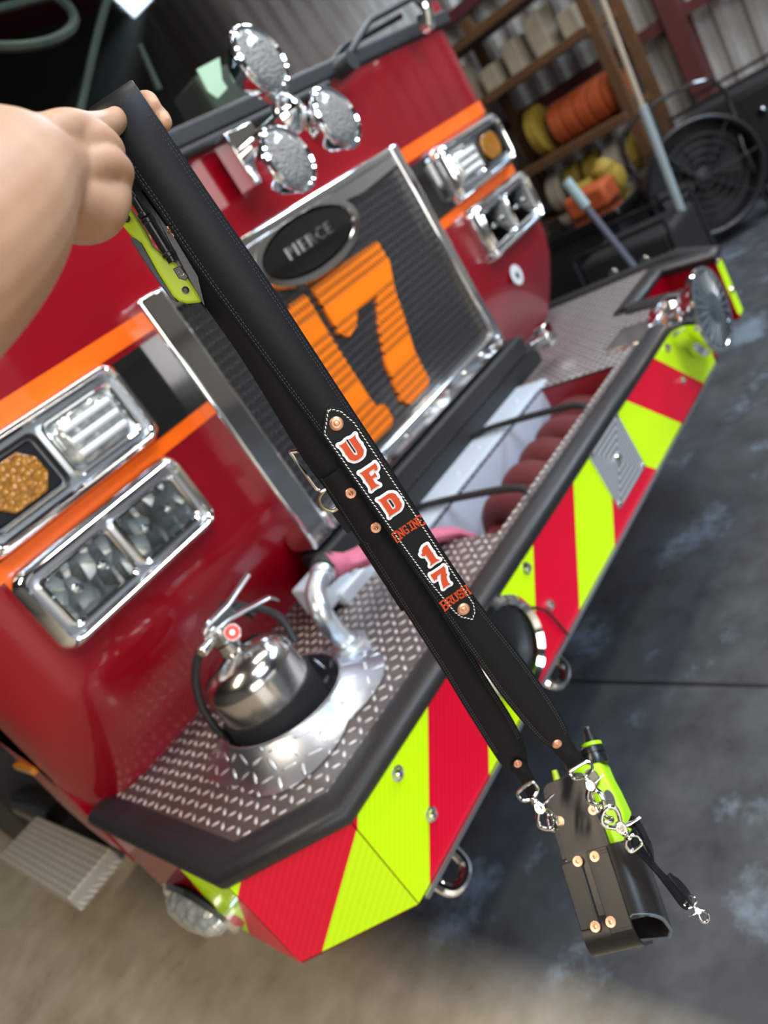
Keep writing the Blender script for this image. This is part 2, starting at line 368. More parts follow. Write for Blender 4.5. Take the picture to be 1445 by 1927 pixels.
side = [(1.76, H - .90), (1.765, H - .70), (1.80, H - .585), (1.90, H - .51), (2.2, H - .49), (2.7, H - .48), (2.85, H - .38), (3.2, H - .32), (3.7, H - .32), (4.0, H - .45), (4.1, .66), (4.3, .66), (4.3, H + .335), (1.76, H + .335)]
prism(bm, side, (0, 0, 0), Y_, Z_, X_, XL, XR)
obj('cab_body', bm, 'red', truck, smooth=50)
bm = B(); prism(bm, [(XL + .1, 1.60), (XR - .1, 1.60), (XR - .1, 4.2), (XL + .1, 4.2)], (0, 0, 0), X_, Y_, Z_, H + 1.15, H + 1.35); obj('cab_roof', bm, 'red', truck, bev=.04)
for xx, wd in ((XL + .02, .09), (XR - .11, .09)):
    bm = B(); rings(bm, [[(xx, 1.55, H + .33), (xx + wd, 1.55, H + .33), (xx + wd, 1.62, H + .33), (xx, 1.62, H + .33)], [(xx, 1.59, H + 1.16), (xx + wd, 1.59, H + 1.16), (xx + wd, 1.8, H + 1.16), (xx, 1.8, H + 1.16)]]); obj('windshield_pillar', bm, 'red', truck, bev=.01)
bm = B(); rings(bm, [[(XL + .10, 1.56, H + .335), (XR - .10, 1.56, H + .335)], [(XL + .10, 1.60, H + 1.16), (XR - .10, 1.60, H + 1.16)]], close=False); obj('windshield', bm, 'windshield', truck)
obj('windshield_seal', box(B(), (XL + .06, 1.518, H + .325), (XR - .06, 1.56, H + .375)), 'rubber_m', truck, bev=.01)
for xx in (XL + .01, XR - .05):
    obj('cab_side_wall', box(B(), (xx, 1.80, H + .33), (xx + .04, 3.6, H + 1.16)), 'blackpaint', truck)
obj('cab_interior', box(B(), (XL + .1, 2.7, H + .2), (XR - .1, 2.75, H + 1.2)), 'cabtrim', truck)
obj('dashboard', box(B(), (XL + .15, 1.75, H + .335), (XR - .15, 2.05, H + .42)), 'cabtrim', truck, bev=.03)
bm = B(); box(bm, (2.15, 1.8, H + .42), (2.5, 2.0, H + .62)); box(bm, (1.85, 1.85, H + .42), (2.02, 2.0, H + .56)); obj('dash_console', bm, 'cabgrey', truck, bev=.01)
sw = onY(-15, 20, 1.95); bm = B(); s_, u_ = frame(V((0, -.75, .6))); tube(bm, [sw + (s_ * math.cos(a) + u_ * math.sin(a)) * .2 for a in [k * math.pi / 16 for k in range(32)]], .014, 8, True); tube(bm, [sw - s_ * .2, sw, sw + s_ * .2], .012, 8); obj('steering_wheel', bm, 'cabgrey', truck)
bm = B(); tube(bm, [onY(215, -40, 1.9), onY(185, 60, 1.92), onY(150, 215, 1.95)], [.028, .024, .012], 8, sm=5); obj('cab_grab_rail', bm, 'cabgrey', truck)
bm = B(); tube(bm, [onY(262, 85, 1.95), onY(300, 170, 1.95)], .010, 8); obj('interior_handle', bm, 'cabgrey', truck)
bm = B(); tube(bm, [onY(560, -20, 1.8), onY(500, 60, 1.8)], .012, 8); tube(bm, [onY(525, -40, 1.8), onY(455, 40, 1.8)], .014, 8); obj('interior_bracket', bm, 'cabgrey', truck)
pa = [onY(371, 130, 1.562), onY(413, 108, 1.562), onY(418, 150, 1.562), onY(428, 165, 1.562), onY(410, 185, 1.562), onY(392, 172, 1.562)]
bm = B(); f_ = [bm.verts.new(p) for p in pa]; g_ = [bm.verts.new(p + Y_ * .003) for p in pa]; bm.faces.new(f_); bm.faces.new(g_[::-1])
for i in range(6): bm.faces.new((f_[i], f_[(i + 1) % 6], g_[(i + 1) % 6], g_[i]))
obj('windshield_notice', bm, 'paper', truck)
for xx in (2.0,):
    bm = B(); tube(bm, [(xx, 1.47, H + .34), (xx + .25, 1.50, H + .42), (xx + .62, 1.50, H + .44)], .010, 8); cyl(bm, (xx, 1.50, H + .33), (xx, 1.44, H + .33), .025); obj('wiper', bm, 'rubber_m', truck)
bm = B(); box(bm, (1.2, 1.500, H + .30), (1.95, 1.535, H + .325)); obj('cowl_trim', bm, 'rubber_m', truck, bev=.01)
# orange stripes wrap the cab front on both sides of the grille
def strip(z0, z1, pl, off=.003):
    bm = B(); o = []
    for i, (x, y) in enumerate(pl):
        a = V(pl[max(0, i - 1)]); b = V(pl[min(len(pl) - 1, i + 1)]); d = (b - a).normalized(); o.append((x + d.y * off, y - d.x * off))
    rings(bm, [[(x, y, z0) for x, y in o], [(x, y, z1) for x, y in o]], close=False); return bm
lp = [(XL, 3.5), (XL, 1.75)] + arc(XL + .16, YF + .16, .16, 180, 270) + [(.97, YF)]
rp = [(2.06, YF)] + arc(XR - .16, YF + .16, .16, 270, 360) + [(XR, 1.75), (XR, 3.5)]
for pl in (lp, rp):
    obj('upper_orange_stripe', strip(H + .025, H + .068, pl), 'orange', truck); obj('lower_orange_stripe', strip(H - .203, H - .170, pl), 'orange', truck)
for x0, x1 in ((.84, .968), (2.062, 2.24)):
    obj('black_side_panel', box(B(), (x0, YF - .007, H - .168), (x1, YF, H + .012)), 'blackpaint', truck)
# grille
GX0, GX1, GZ0, GZ1 = .968, 2.036, H - .60, H + .09
gr = obj('grille_frame', B(), 'chrome', truck)
bm = B()
for a, b in (((GX0, 1.47, GZ0), (GX0 + .075, 1.57, GZ1)), ((GX1 - .04, 1.47, GZ0), (GX1, 1.57, GZ1)), ((GX0 + .075, 1.47, GZ1 - .028), (GX1 - .04, 1.57, GZ1)), ((GX0 + .075, 1.47, GZ0), (GX1 - .04, 1.57, GZ0 + .055))): box(bm, a, b)
bpy.data.objects.remove(gr); gr = obj('grille_frame', bm, 'chrome', truck, bev=.008, bseg=3)
obj('grille_mesh', box(B(), (GX0 + .07, 1.495, GZ0 + .04), (GX1 - .035, 1.52, GZ1 - .02)), 'mesh', gr, smooth=0)
bm = B(); box(bm, (GX0 + .075, 1.485, H - .545), (GX1 - .04, 1.495, H - .535))
for k in range(9):
    x = GX0 + .12 + k * .115; cyl(bm, (x, 1.47, GZ0 + .03), (x, 1.463, GZ0 + .03), .009)
obj('grille_screws', bm, 'steel', gr)
# chrome swoop around the oval badge
zc = H + .0; bm = B()
el = lambda a, rx, rz: V((1.515 + rx * math.cos(a), 1.48, zc - .005 + rz * math.sin(a)))
N = 48
rings(bm, [[el(k * 2 * math.pi / N, .225, .095) + Y_ * .012 for k in range(N)], [el(k * 2 * math.pi / N, .215, .088) - Y_ * .006 for k in range(N)], [el(k * 2 * math.pi / N, .195, .070) - Y_ * .006 for k in range(N)], [el(k * 2 * math.pi / N, .19, .066) + Y_ * .005 for k in range(N)]], cap=False)
for sgn in (-1, 1):
    xs = [1.515 + sgn * t for t in (.13, .2, .28, .38, .49)]; lo = [.055, .035, .028, .034, .042]
    prism(bm, [(x, H + .078) for x in xs] + [(x, H + l_ - .004) for x, l_ in list(zip(xs, lo))[::-1]], (0, 0, 0), X_, Z_, Y_, 1.478, 1.49)
obj('badge_surround', bm, 'chrome', gr)
bm = B(); rings(bm, [[el(k * 2 * math.pi / N, .19, .066) + Y_ * .012 for k in range(N)], [el(k * 2 * math.pi / N, .186, .062) for k in range(N)]]); bdg = obj('oval_badge', bm, 'blackpaint', gr)
# ------------------------------------------------------------------ flat lettering helper
def curve_mesh(polys, bevel=0., ext=0.):
    cu = bpy.data.curves.new('c', 'CURVE'); cu.dimensions = '2D'; cu.fill_mode = 'BOTH'; cu.bevel_depth = bevel; cu.bevel_resolution = 1; cu.extrude = ext
    for p in polys:
        s = cu.splines.new('POLY'); s.points.add(len(p) - 1); s.use_cyclic_u = True
        for i, (x, y) in enumerate(p): s.points[i].co = (x, y, 0, 1)
    o = bpy.data.objects.new('c', cu); C.objects.link(o); bpy.context.view_layer.update()
    me = bpy.data.meshes.new_from_object(o.evaluated_get(bpy.context.evaluated_depsgraph_get())); bpy.data.objects.remove(o); return me
def text_mesh(s, size, ext=.0004, off=.0, bold=0.):
    cu = bpy.data.curves.new('t', 'FONT'); cu.body = s; cu.size = size; cu.extrude = ext; cu.offset = bold; cu.space_character = 1.45 if s == 'PIERCE' else 1.; cu.align_x = 'CENTER'; cu.align_y = 'CENTER'
    o = bpy.data.objects.new('t', cu); C.objects.link(o); bpy.context.view_layer.update()
    me = bpy.data.meshes.new_from_object(o.evaluated_get(bpy.context.evaluated_depsgraph_get())); bpy.data.objects.remove(o); return me
def put(name, me, Mx, mat, parent):
    bm = B(); bm.from_mesh(me); bm.transform(Mx); return obj(name, bm, mat, parent, smooth=0)
def basis(o, ex, ey, ez, s=1.):
    o, ex, ey, ez = V(o), V(ex) * s, V(ey) * s, V(ez) * s
    return Matrix(((ex.x, ey.x, ez.x, o.x), (ex.y, ey.y, ez.y, o.y), (ex.z, ey.z, ez.z, o.z), (0, 0, 0, 1)))
put('badge_lettering', text_mesh('PIERCE', .045, .002), basis((1.515, 1.478, zc - .004), X_, Z_, -Y_), 'chrome', gr)
# numerals 17 (x right, y up, metres, origin on the grille face)
g7 = [(1.439, -.102), (1.60, -.100), (1.753, -.104), (1.755, -.168), (1.713, -.240), (1.684, -.325), (1.650, -.411), (1.641, -.503), (1.62, -.516), (1.52, -.518), (1.498, -.490), (1.525, -.385), (1.575, -.300), (1.634, -.222), (1.535, -.220), (1.503, -.251), (1.459, -.260), (1.434, -.239)]
g1 = [(1.337, -.103), (1.398, -.103), (1.407, -.119), (1.402, -.176), (1.400, -.430), (1.412, -.452), (1.439, -.466), (1.430, -.512), (1.410, -.522), (1.270, -.518), (1.255, -.495), (1.262, -.458), (1.300, -.444), (1.312, -.420), (1.312, -.205), (1.285, -.196), (1.268, -.175), (1.280, -.150), (1.318, -.135)]
for nm, g in (('numeral_seven', g7), ('numeral_one', g1)):
    bm = B(); prism(bm, g, (0, 0, H), X_, Z_, Y_, 1.485, 1.4955); obj(nm, bm, 'nummesh', gr, smooth=0)
# lamp bezels
def bezel(x0, x1, z0, z1, lamps, nm):
    cx, cz = (x0 + x1) / 2, (z0 + z1) / 2; bm = B()
    ro = lambda w_, h_, r, y: [V((cx + a, y, cz + b)) for a, b in rrect(w_, h_, r, 6)]
    W, Hh = x1 - x0, z1 - z0
    rings(bm, [ro(W + .02, Hh + .02, .035, 1.53), ro(W + .016, Hh + .016, .034, 1.505), ro(W, Hh, .03, 1.482), ro(W - .016, Hh - .016, .026, 1.476), ro(W - .03, Hh - .03, .022, 1.482), ro(W - .034, Hh - .034, .02, 1.498)], cap=False)
    b = obj(nm, bm, 'chrome', truck, smooth=50)
    obj('bezel_backing', box(B(), (x0 + .015, 1.498, z0 + .015), (x1 - .015, 1.52, z1 - .015)), 'alu' if 'head' in nm else 'casting', b)
    lw = (W - .05) / 2
    for i, kind in enumerate(lamps):
        lx = x0 + .025 + lw * (i + .5); r2 = lambda w_, h_, r, y: [V((lx + a, y, cz + c)) for a, c in rrect(w_, h_, r, 6)]
        lwid, lh = lw - .012, Hh - .052
        bm = B(); rings(bm, [r2(lwid, lh, .018, 1.5), r2(lwid, lh, .018, 1.486), r2(lwid - .008, lh - .008, .015, 1.482), r2(lwid - .018, lh - .018, .012, 1.486), r2(lwid - .018, lh - .018, .012, 1.5)], cap=False)
        f = obj('lamp_rim', bm, 'plastic' if kind == 'amber' else 'chrome', b)
        if kind == 'head':
            bm = B(); rings(bm, [r2(lwid - .02, lh - .02, .012, 1.4875), r2(lwid * .6, lh * .6, .012, 1.505), r2(lwid * .2, lh * .2, .008, 1.508)]); obj('reflector', bm, 'reflector', b)
            bm = B()
            for sx in (-.2, .2):
                lathe(bm, [(0, .020), (.004, .021), (.012, .010), (.022, .009), (.024, .002)], (lx + sx * lwid, 1.504, cz), (0, -1, 0), 14)
            box(bm, (lx - .004, 1.488, cz - lh * .36), (lx + .004, 1.5, cz + lh * .36)); obj('bulb', bm, 'chrome', b)
            bm = B(); rings(bm, [r2(lwid - .016, lh - .016, .012, 1.486), r2(lwid - .03, lh - .03, .012, 1.481)]); obj('lamp_lens', bm, 'glass', b)
        elif kind == 'clear':
            bm = B(); rings(bm, [r2(lwid - .02, lh - .02, .03, 1.498), r2(lwid - .03, lh - .028, .03, 1.486), r2(lwid * .7, lh * .5, .02, 1.476)]); obj('lamp_lens', bm, 'lens_led', b)
            bm = B()
            for q in (-.22, 0, .22):
                cyl(bm, (lx - lwid * .34, 1.477, cz + q * lh), (lx + lwid * .34, 1.477, cz + q * lh), .0075, seg=10)
            obj('lamp_tube', bm, 'whitep', b)
        else:
            bm = B(); rings(bm, [r2(lwid - .02, lh - .02, .01, 1.5), r2(lwid - .03, lh - .03, .01, 1.492)]); obj('lamp_body', bm, 'plastic', b)
            bm = B(); w2 = lwid * .34; h2 = lh * .36
            prism(bm, [(-w2, -h2 * .4), (-w2 * .6, -h2), (w2 * .6, -h2), (w2, -h2 * .4), (w2, h2 * .4), (w2 * .6, h2), (-w2 * .6, h2), (-w2, h2 * .4)], (lx, 0, cz), X_, Z_, -Y_, -1.493, -1.482); obj('amber_lens', bm, 'lens_amber', b, bev=.003)
    return b
bezel(.405, .835, H - .158, H + .020, ('amber', 'clear'), 'signal_light_bezel')
bezel(.400, .820, H - .378, H - .205, ('head', 'head'), 'headlight_bezel')
bezel(2.225, 2.63, H - .158, H + .010, ('clear', 'amber'), 'signal_light_bezel')
bezel(2.235, 2.63, H - .378, H - .205, ('head', 'head'), 'headlight_bezel')
c_ = onY(972, 517, YF - .001); bm = B(); disc(bm, c_, (0, -1, 0), .036, .002); md = obj('round_sticker', bm, 'whitep', truck)
bm = B(); prism(bm, [(0, -.018), (.010, -.010), (.012, .012), (-.002, .004), (-.013, .012), (-.010, -.010)], c_ - Y_ * .0022, X_, Z_, -Y_, 0, .001); obj('sticker_mark', bm, 'grip', md)
# roto ray: three round lamps turning on a hub
hub = V((1.47, 1.28, H + .245))
bm = B(); cyl(bm, hub + Y_ * .20, hub, .022); lathe(bm, [(0, .045), (.02, .045), (.035, .03), (.045, .01)], hub + Y_ * .01, (0, -1, 0)); box(bm, (1.42, 1.44, H + .17), (1.52, 1.50, H + .30)); rr = obj('rotating_light_hub', bm, 'chrome', truck, bev=.003)
for (px, py, tip) in ((490, 112, .0), (632, 222, .0), (542, 300, .0)):
    c = onY(px, py, 1.24); nrm = V((.10, -1, .06)).normalized(); s_, u_ = frame(nrm)
    bm = B(); lathe(bm, [(-.075, .012), (-.065, .035), (-.045, .056), (-.012, .068), (.0, .073), (.008, .073), (.012, .068), (.008, .063)], c, nrm, 36, cap=False); tube(bm, [c - nrm * .07, hub + (c - hub) * .35 + Y_ * .02, hub], .013, 10); lb = obj('round_lamp', bm, 'chrome', rr)
    bm = B(); lathe(bm, [(.006, .064), (.012, .057), (.017, .035), (.019, .003)], c, nrm, 36); obj('lamp_lens', bm, 'lens_fleck', lb)
    bm = B(); tube(bm, [c + s_ * .074 * math.cos(a) + u_ * .074 * math.sin(a) for a in [k * math.pi / 36 for k in range(72)]], .003, 8, True); obj('lamp_ring', bm, 'chrome', lb)
# mirror arm and grab handle at the cab corner
bm = B(); tube(bm, [onY(775, -15, 1.42), onY(800, 10, 1.40), onY(806, 45, 1.42)], .018, 10, sm=4); tube(bm, [onY(790, 0, 1.42), onY(830, -20, 1.42)], .02, 10); lathe(bm, [(0, .03), (.02, .032), (.03, .02)], onY(806, 38, 1.42), (0, 1, 0)); obj('mirror_arm', bm, 'chrome', truck)
# bumper
A, Bc, Cc = (.403, .992), (.247, 1.170), (.262, 1.725)
mir = lambda p: (2 * TX - p[0], p[1])
plan = [Cc, Bc, A, (2.305, .992), (2.36, 1.19), (2.64, 1.19), (2.575, .992), mir(A), mir(Bc), mir(Cc)]
# the hose tray is a real opening, so the body is a ring of blocks around it
TX0, TX1, TY0, TY1 = 1.13, 1.90, 1.085, 1.345
WC, WR = V((.580, 1.300, 0)), .133            # extinguisher well
wl = [(WC.x + WR * math.cos(a), WC.y + WR * math.sin(a)) for a in [math.radians(x) for x in range(0, 360, 15)]]
bm = B()
prism(bm, [(Cc[0], 1.50), Bc, A, (2.305, .992), (2.36, 1.19), (2.64, 1.19), (2.575, .992), mir(A), mir(Bc), (mir(Cc)[0], 1.50)], (0, 0, 0), X_, Y_, Z_, ZB, ZB + .004)
outer = [(Cc[0], 1.725), Bc, A, (2.305, .992), (2.36, 1.19), (2.64, 1.19), (2.575, .992), mir(A), mir(Bc), (mir(Cc)[0], 1.725)]
for p, q in zip(outer, outer[1:]):
    d = (V(q) - V(p)).normalized(); nn = V((-d.y, d.x)) * .006
    rings(bm, [[(p[0], p[1], ZB), (q[0], q[1], ZB), (q[0] + nn.x, q[1] + nn.y, ZB), (p[0] + nn.x, p[1] + nn.y, ZB)], [(p[0], p[1], ZD - .004), (q[0], q[1], ZD - .004), (q[0] + nn.x, q[1] + nn.y, ZD - .004), (p[0] + nn.x, p[1] + nn.y, ZD - .004)]])
bp = obj('front_bumper', bm, 'red', truck, smooth=0)
# chevron sheeting as one folded sheet with arc length in its UV map
def sheet(segs, y_off=.0025):
    bm = B(); uvl = bm.loops.layers.uv.new('UVMap')
    for (p, q, u0, u1, ztp, zbt, cut) in segs:
        d = (V(q) - V(p)).normalized(); nn = V((d.y, -d.x)) * y_off
        P = [(p[0] + nn.x, p[1] + nn.y, zbt, u0), (q[0] + nn.x - cut * d.x, q[1] + nn.y - cut * d.y, zbt, u1 - cut), (q[0] + nn.x, q[1] + nn.y, ztp, u1), (p[0] + nn.x, p[1] + nn.y, ztp, u0)]
        f = bm.faces.new([bm.verts.new(x[:3]) for x in P])
        for lp_, x in zip(f.loops, P): lp_[uvl].uv = (x[3], (H - .737) - x[2])
    return bm
lA = A[0] - TX; cL = (V(A) - V(Bc)).length; zt, zb = ZD - .014, ZB + .006
segs = [((Cc[0], 1.562), Bc, lA - cL - .43, lA - cL, zt, zb, 0), (Bc, A, lA - cL, lA, zt, zb, 0), (A, (2.300, .992), lA, 2.300 - TX, zt, zb, .03), ((2.578, .992), mir(A), 2.578 - TX, -lA, zt, zb, 0), (mir(A), mir(Bc), -lA, -lA + cL, zt, zb, 0)]
obj('chevron_sheeting', sheet(segs), 'chevron', bp, smooth=0)
for px, py in ((747, 1455), (810, 1532), (989, 1069), (1033, 1139), (1254, 655), (1283, 716), (1066, 1480), (1347, 490), (1375, 545)):
    c = onY(px, py, .989)
    if px == 1066: continue
    bm = B(); lathe(bm, [(0, .0135), (.003, .0135), (.004, .010), (.009, .009), (.011, .006), (.010, .003)], c, (0, -1, 0), 20); obj('bumper_bolt', bm, 'steel', bp)
for p, q, t in ((Bc, A, .5),):
    pass
bm = B(); lathe(bm, [(0, .013), (.003, .013), (.009, .009), (.011, .004)], V((.254, 1.36, H - .86)), (-1, 0, 0), 20); obj('bumper_bolt', bm, 'steel', bp)
obj('bumper_lower_lip', box(B(), (.42, .985, ZB - .006), (2.27, 1.0, ZB + .004)), 'alu', bp)
# square engine turned plate, screwed on through its corners
dq = [(1.626, -.752), (1.432, -.752), (1.440, -.924), (1.632, -.928)]
bm = B(); prism(bm, dq, (0, .989, H), X_, Z_, -Y_, .0, .004)
dp = obj('square_metal_plate', bm, 'swirl', bp, smooth=0)
dp_c = V((1.53, .989, H - .84)); dp.data.transform(Matrix.Translation(V((TX, 1.5, 0)) - dp_c)); dp.location = dp_c - V((TX, 1.5, 0))
for x, z in dq:
    x2, z2 = x + (1.532 - x) * .1, z + (-.84 - z) * .1; bm = B(); disc(bm, (x2, .985, H + z2), (0, -1, 0), .007, .003); s = obj('plate_screw', bm, 'steel', bp)
bm = B(); lathe(bm, [(0, .012), (.005, .010), (.007, .004)], (1.535, .985, H - .835), (0, -1, 0)); obj('plate_boss', bm, 'steel', bp)
# round chrome siren speaker behind the strap
c = V((.885, .989, H - .85)); bm = B(); lathe(bm, [(0, .105), (.012, .105), (.02, .095), (.010, .085)], c, (0, -1, 0), 40, cap=False); sp_ = obj('siren_speaker_rim', bm, 'chrome', bp)
bm = B(); lathe(bm, [(.004, .088), (.006, .06), (.016, .03), (.018, .003)], c, (0, -1, 0), 40); obj('speaker_face', bm, 'blackpaint', sp_)
bm = B(); tube(bm, [c + V((.06, -.004, .05)), c + V((.13, -.012, -.02)), c + V((.16, -.006, -.12))], .003, 8, sm=5); obj('speaker_cable', bm, 'rubber', sp_)
for px, py in ((1045, 1265), (850, 1640)):
    p = onY(px - 8, py - 8, 1.02); bm = B(); tube(bm, [p + V((-.035, .03, .035)), p + V((-.03, -.005, -.02)), p + V((0, -.015, -.034)), p + V((.03, -.005, -.02)), p + V((.035, .03, .035))], .012, 10, sm=5); obj('tow_hook', bm, 'chrome', bp)
# oval side lamp on the bumper end
c = V((.243, 1.40, H - .885)); nx = V((-1, -.02, 0))
def ov(ry, rz, dx): return [c + nx * dx + V((0, ry * math.cos(a), rz * math.sin(a))) for a in [k * math.pi / 16 for k in range(32)]]
bm = B(); rings(bm, [ov(.125, .062, -.012), ov(.125, .062, .012), ov(.115, .054, .020), ov(.102, .044, .012)], cap=False); ol = obj('oval_side_lamp', bm, 'chrome', bp)
bm = B(); rings(bm, [ov(.103, .045, .012), ov(.095, .04, .032), ov(.07, .028, .046), ov(.02, .008, .052)]); obj('lamp_lens', bm, 'lens_led', ol)
# mechanical siren in the right notch
c = onY(1337, 583, .885); ax = V((0, -1, 0))
bm = B(); lathe(bm, [(-.17, .03), (-.16, .060), (-.12, .080), (-.09, .086), (-.06, .080), (-.045, .085), (-.02, .114), (0, .126), (.008, .124), (.008, .112)], c, ax, 48, cap=False); q = obj('mechanical_siren', bm, 'chrome', bp)
bm = B(); lathe(bm, [(0, .113), (.006, .10), (.012, .05), (.015, .04), (.016, .002)], c, ax, 48); obj('siren_face', bm, 'lens_siren', q)
bm = B()
for a in range(0, 360, 15):
    r_ = math.radians(a); s_ = V((math.cos(r_), 0, math.sin(r_))); tube(bm, [c - Y_ * .013 + s_ * .035, c - Y_ * .008 + s_ * .108], .0016, 6)
obj('siren_slats', bm, 'casting', q)
bm = B(); box(bm, (c.x - .14, 1.02, ZD - .05), (c.x + .02, 1.17, ZD + .012)); obj('siren_bracket', bm, 'stainless', q, bev=.006)
bm = B(); lathe(bm, [(0, .085), (.02, .085), (.045, .06), (.055, .02)], onY(1303, 622, .985), ax, 36); obj('chrome_dome', bm, 'chrome', q)
# rubber edge trim
def trim(path, w_=.060, name='edge_trim'):
    bm = B(); rs = []; P = [V((x, y, 0)) for x, y in path]
    for i, p in enumerate(P):
        d0 = (p - P[i - 1]).normalized() if i else None; d1 = (P[i + 1] - p).normalized() if i < len(P) - 1 else None
        if d0 is None: d0 = d1
        if d1 is None: d1 = d0
        n0 = V((-d0.y, d0.x, 0)); n1 = V((-d1.y, d1.x, 0)); nn = (n0 + n1).normalized(); nn = nn / max(.45, nn.dot(n0))
        sec = [(-.006, -.020), (-.012, -.010), (-.014, 0.), (-.010, .010), (-.001, .016), (.02, .019), (w_ - .02, .015), (w_ - .004, .010), (w_, .002), (w_, -.002), (.0, -.004)]
        rs.append([p + nn * a + Z_ * (ZD + b) for a, b in sec])
    rings(bm, rs); return obj(name, bm, 'rubber', bp, smooth=60)
trim([Cc, Bc, A, (2.305, .992), (2.36, 1.19)])
trim([(2.33, 1.20), (2.64, 1.20), (2.575, .992), mir(A), mir(Bc), mir(Cc)], .06)
# deck in checker plate with real openings
bm = B()
def dk(poly): prism(bm, poly, (0, 0, 0), X_, Y_, Z_, ZD - .004, ZD + .003)
i0 = (Bc[0] + .03, 1.19); iA = (A[0] + .02, 1.01)
# around the well: fan of quads between the well circle and the surrounding octagon
cor = [(TX0, 1.012), (TX0, 1.70), (Cc[0] + .02, 1.70), (Bc[0] + .02, 1.18), (.425, 1.012)]
def hit(a):
    d = V((math.cos(a), math.sin(a))); best = None
    for p, q_ in zip(cor, cor[1:] + cor[:1]):
        e1 = V(q_) - V(p); den = d.x * e1.y - d.y * e1.x
        if abs(den) < 1e-9: continue
        w0 = V(p) - V((WC.x, WC.y)); t = (w0.x * e1.y - w0.y * e1.x) / den; s = (w0.x * d.y - w0.y * d.x) / den
        if t > 0 and -1e-6 <= s <= 1 + 1e-6 and (best is None or t < best): best = t
    return (WC.x + d.x * best, WC.y + d.y * best)
angs = sorted(set([math.radians(k) for k in range(0, 360, 12)] + [math.atan2(p[1] - WC.y, p[0] - WC.x) % (2 * math.pi) for p in cor]))
for a, b in zip(angs, angs[1:] + [angs[0] + 2 * math.pi]):
    pa_ = (WC.x + WR * math.cos(a), WC.y + WR * math.sin(a)); pb_ = (WC.x + WR * math.cos(b), WC.y + WR * math.sin(b)); dk([pa_, hit(a), hit(b), pb_])
dk([(TX0, 1.012), (TX1, 1.012), (TX1, TY0), (TX0, TY0)]); dk([(TX0, TY1), (TX1, TY1), (TX1, 1.70), (TX0, 1.70)])
dk([(TX1, 1.012), (2.29, 1.012), (2.34, 1.22), (2.66, 1.22), (2.77, 1.17), (2.77, 1.70), (TX1, 1.70)])
dk([(Cc[0] + .02, 1.70), (TX0, 1.70), (TX0, 1.76), (Cc[0] + .02, 1.76)])
obj('deck_plate', bm, 'tread', bp, smooth=0)
# hose tray
bm = B(); zt0 = ZD - .20
for a, b in (((TX0, TY0, zt0), (TX1, TY1, zt0 + .01)), ((TX0 - .005, TY0 - .005, zt0), (TX1, TY0, ZD)), ((TX0 - .006, TY0, zt0), (TX0, TY1, ZD)), ((TX1, TY0, zt0), (TX1 + .006, TY1, ZD))): box(bm, a, b)
obj('hose_tray', bm, 'red_dark', bp, smooth=0)
bm = B(); box(bm, (TX0 - .02, TY1, zt0), (TX1 + .02, TY1 + .008, ZD + .004)); box(bm, (TX0 - .02, TY1, ZD + .003), (TX1 + .05, 1.465, ZD + .012))
for k in range(6): disc(bm, (TX0 + .06 + k * .13, TY1 + .06, ZD + .012), (0, 0, 1), .007, .003)
obj('tray_back_flange', bm, 'bluewhite', bp, bev=.002)
bm = B(); box(bm, (GX0 - .02, 1.46, ZD + .003), (GX1 + .12, 1.56, ZD + .07)); box(bm, (GX0 + .0, 1.45, ZD + .07), (GX1 + .06, 1.56, ZD + .13)); obj('grille_sill', bm, 'rubber_m', bp, bev=.008)
bm = B(); box(bm, (GX0 - .10, 1.44, ZD + .02), (GX0 + .02, 1.52, ZD + .10)); box(bm, (GX0 - .05, 1.42, ZD + .003), (GX0 + .12, 1.46, ZD + .04)); obj('sill_bracket', bm, 'bluewhite', bp, bev=.006)
bm = B(); cyl(bm, (GX1 + .02, 1.40, ZD + .09), (GX1 + .02, 1.33, ZD + .10), .018); box(bm, (GX1 + .05, 1.36, ZD + .06), (GX1 + .10, 1.40, ZD + .13)); obj('sill_latch', bm, 'steel', bp, bev=.003)
# step and tube beside the cab, wheels
obj('cab_step', box(B(), (.145, 2.05, .435), (.292, 2.62, .49)), 'tread_s', truck, smooth=0, bev=.006)
bm = B(); cyl(bm, (.33, 2.60, .44), (.33, 2.93, .44), .045); obj('side_rail', bm, 'blackpaint', truck)
bm = B(); box(bm, (.30, 2.1, .42), (.5, 2.6, .45)); obj('step_bracket', bm, 'blackpaint', truck)
obj('side_marker', box(B(), (XL - .012, 1.80, H - .60), (XL, 1.92, H - .585)), 'amber', truck)
for x in (XL + .17, XR - .17):
    bm = B(); lathe(bm, [(-.15, .30), (-.15, .46), (-.12, .50), (.12, .50), (.15, .46), (.15, .30)], (x, 3.45, .50), (1, 0, 0), 40); wh = obj('front_wheel', bm, 'rubber', truck)
    bm = B(); lathe(bm, [(-.13, .29), (-.06, .27), (-.05, .1), (-.10, .08), (-.10, .01)], (x, 3.45, .50), (1, 0, 0), 40); obj('wheel_rim', bm, 'alu', wh)
bm = B(); box(bm, (.6, 1.5, .55), (2.4, 3.6, .70)); box(bm, (.9, 1.01, ZB + .02), (1.0, 1.6, .60)); box(bm, (2.0, 1.2, ZB + .02), (2.1, 1.6, .60)); obj('chassis', bm, 'dark', truck)
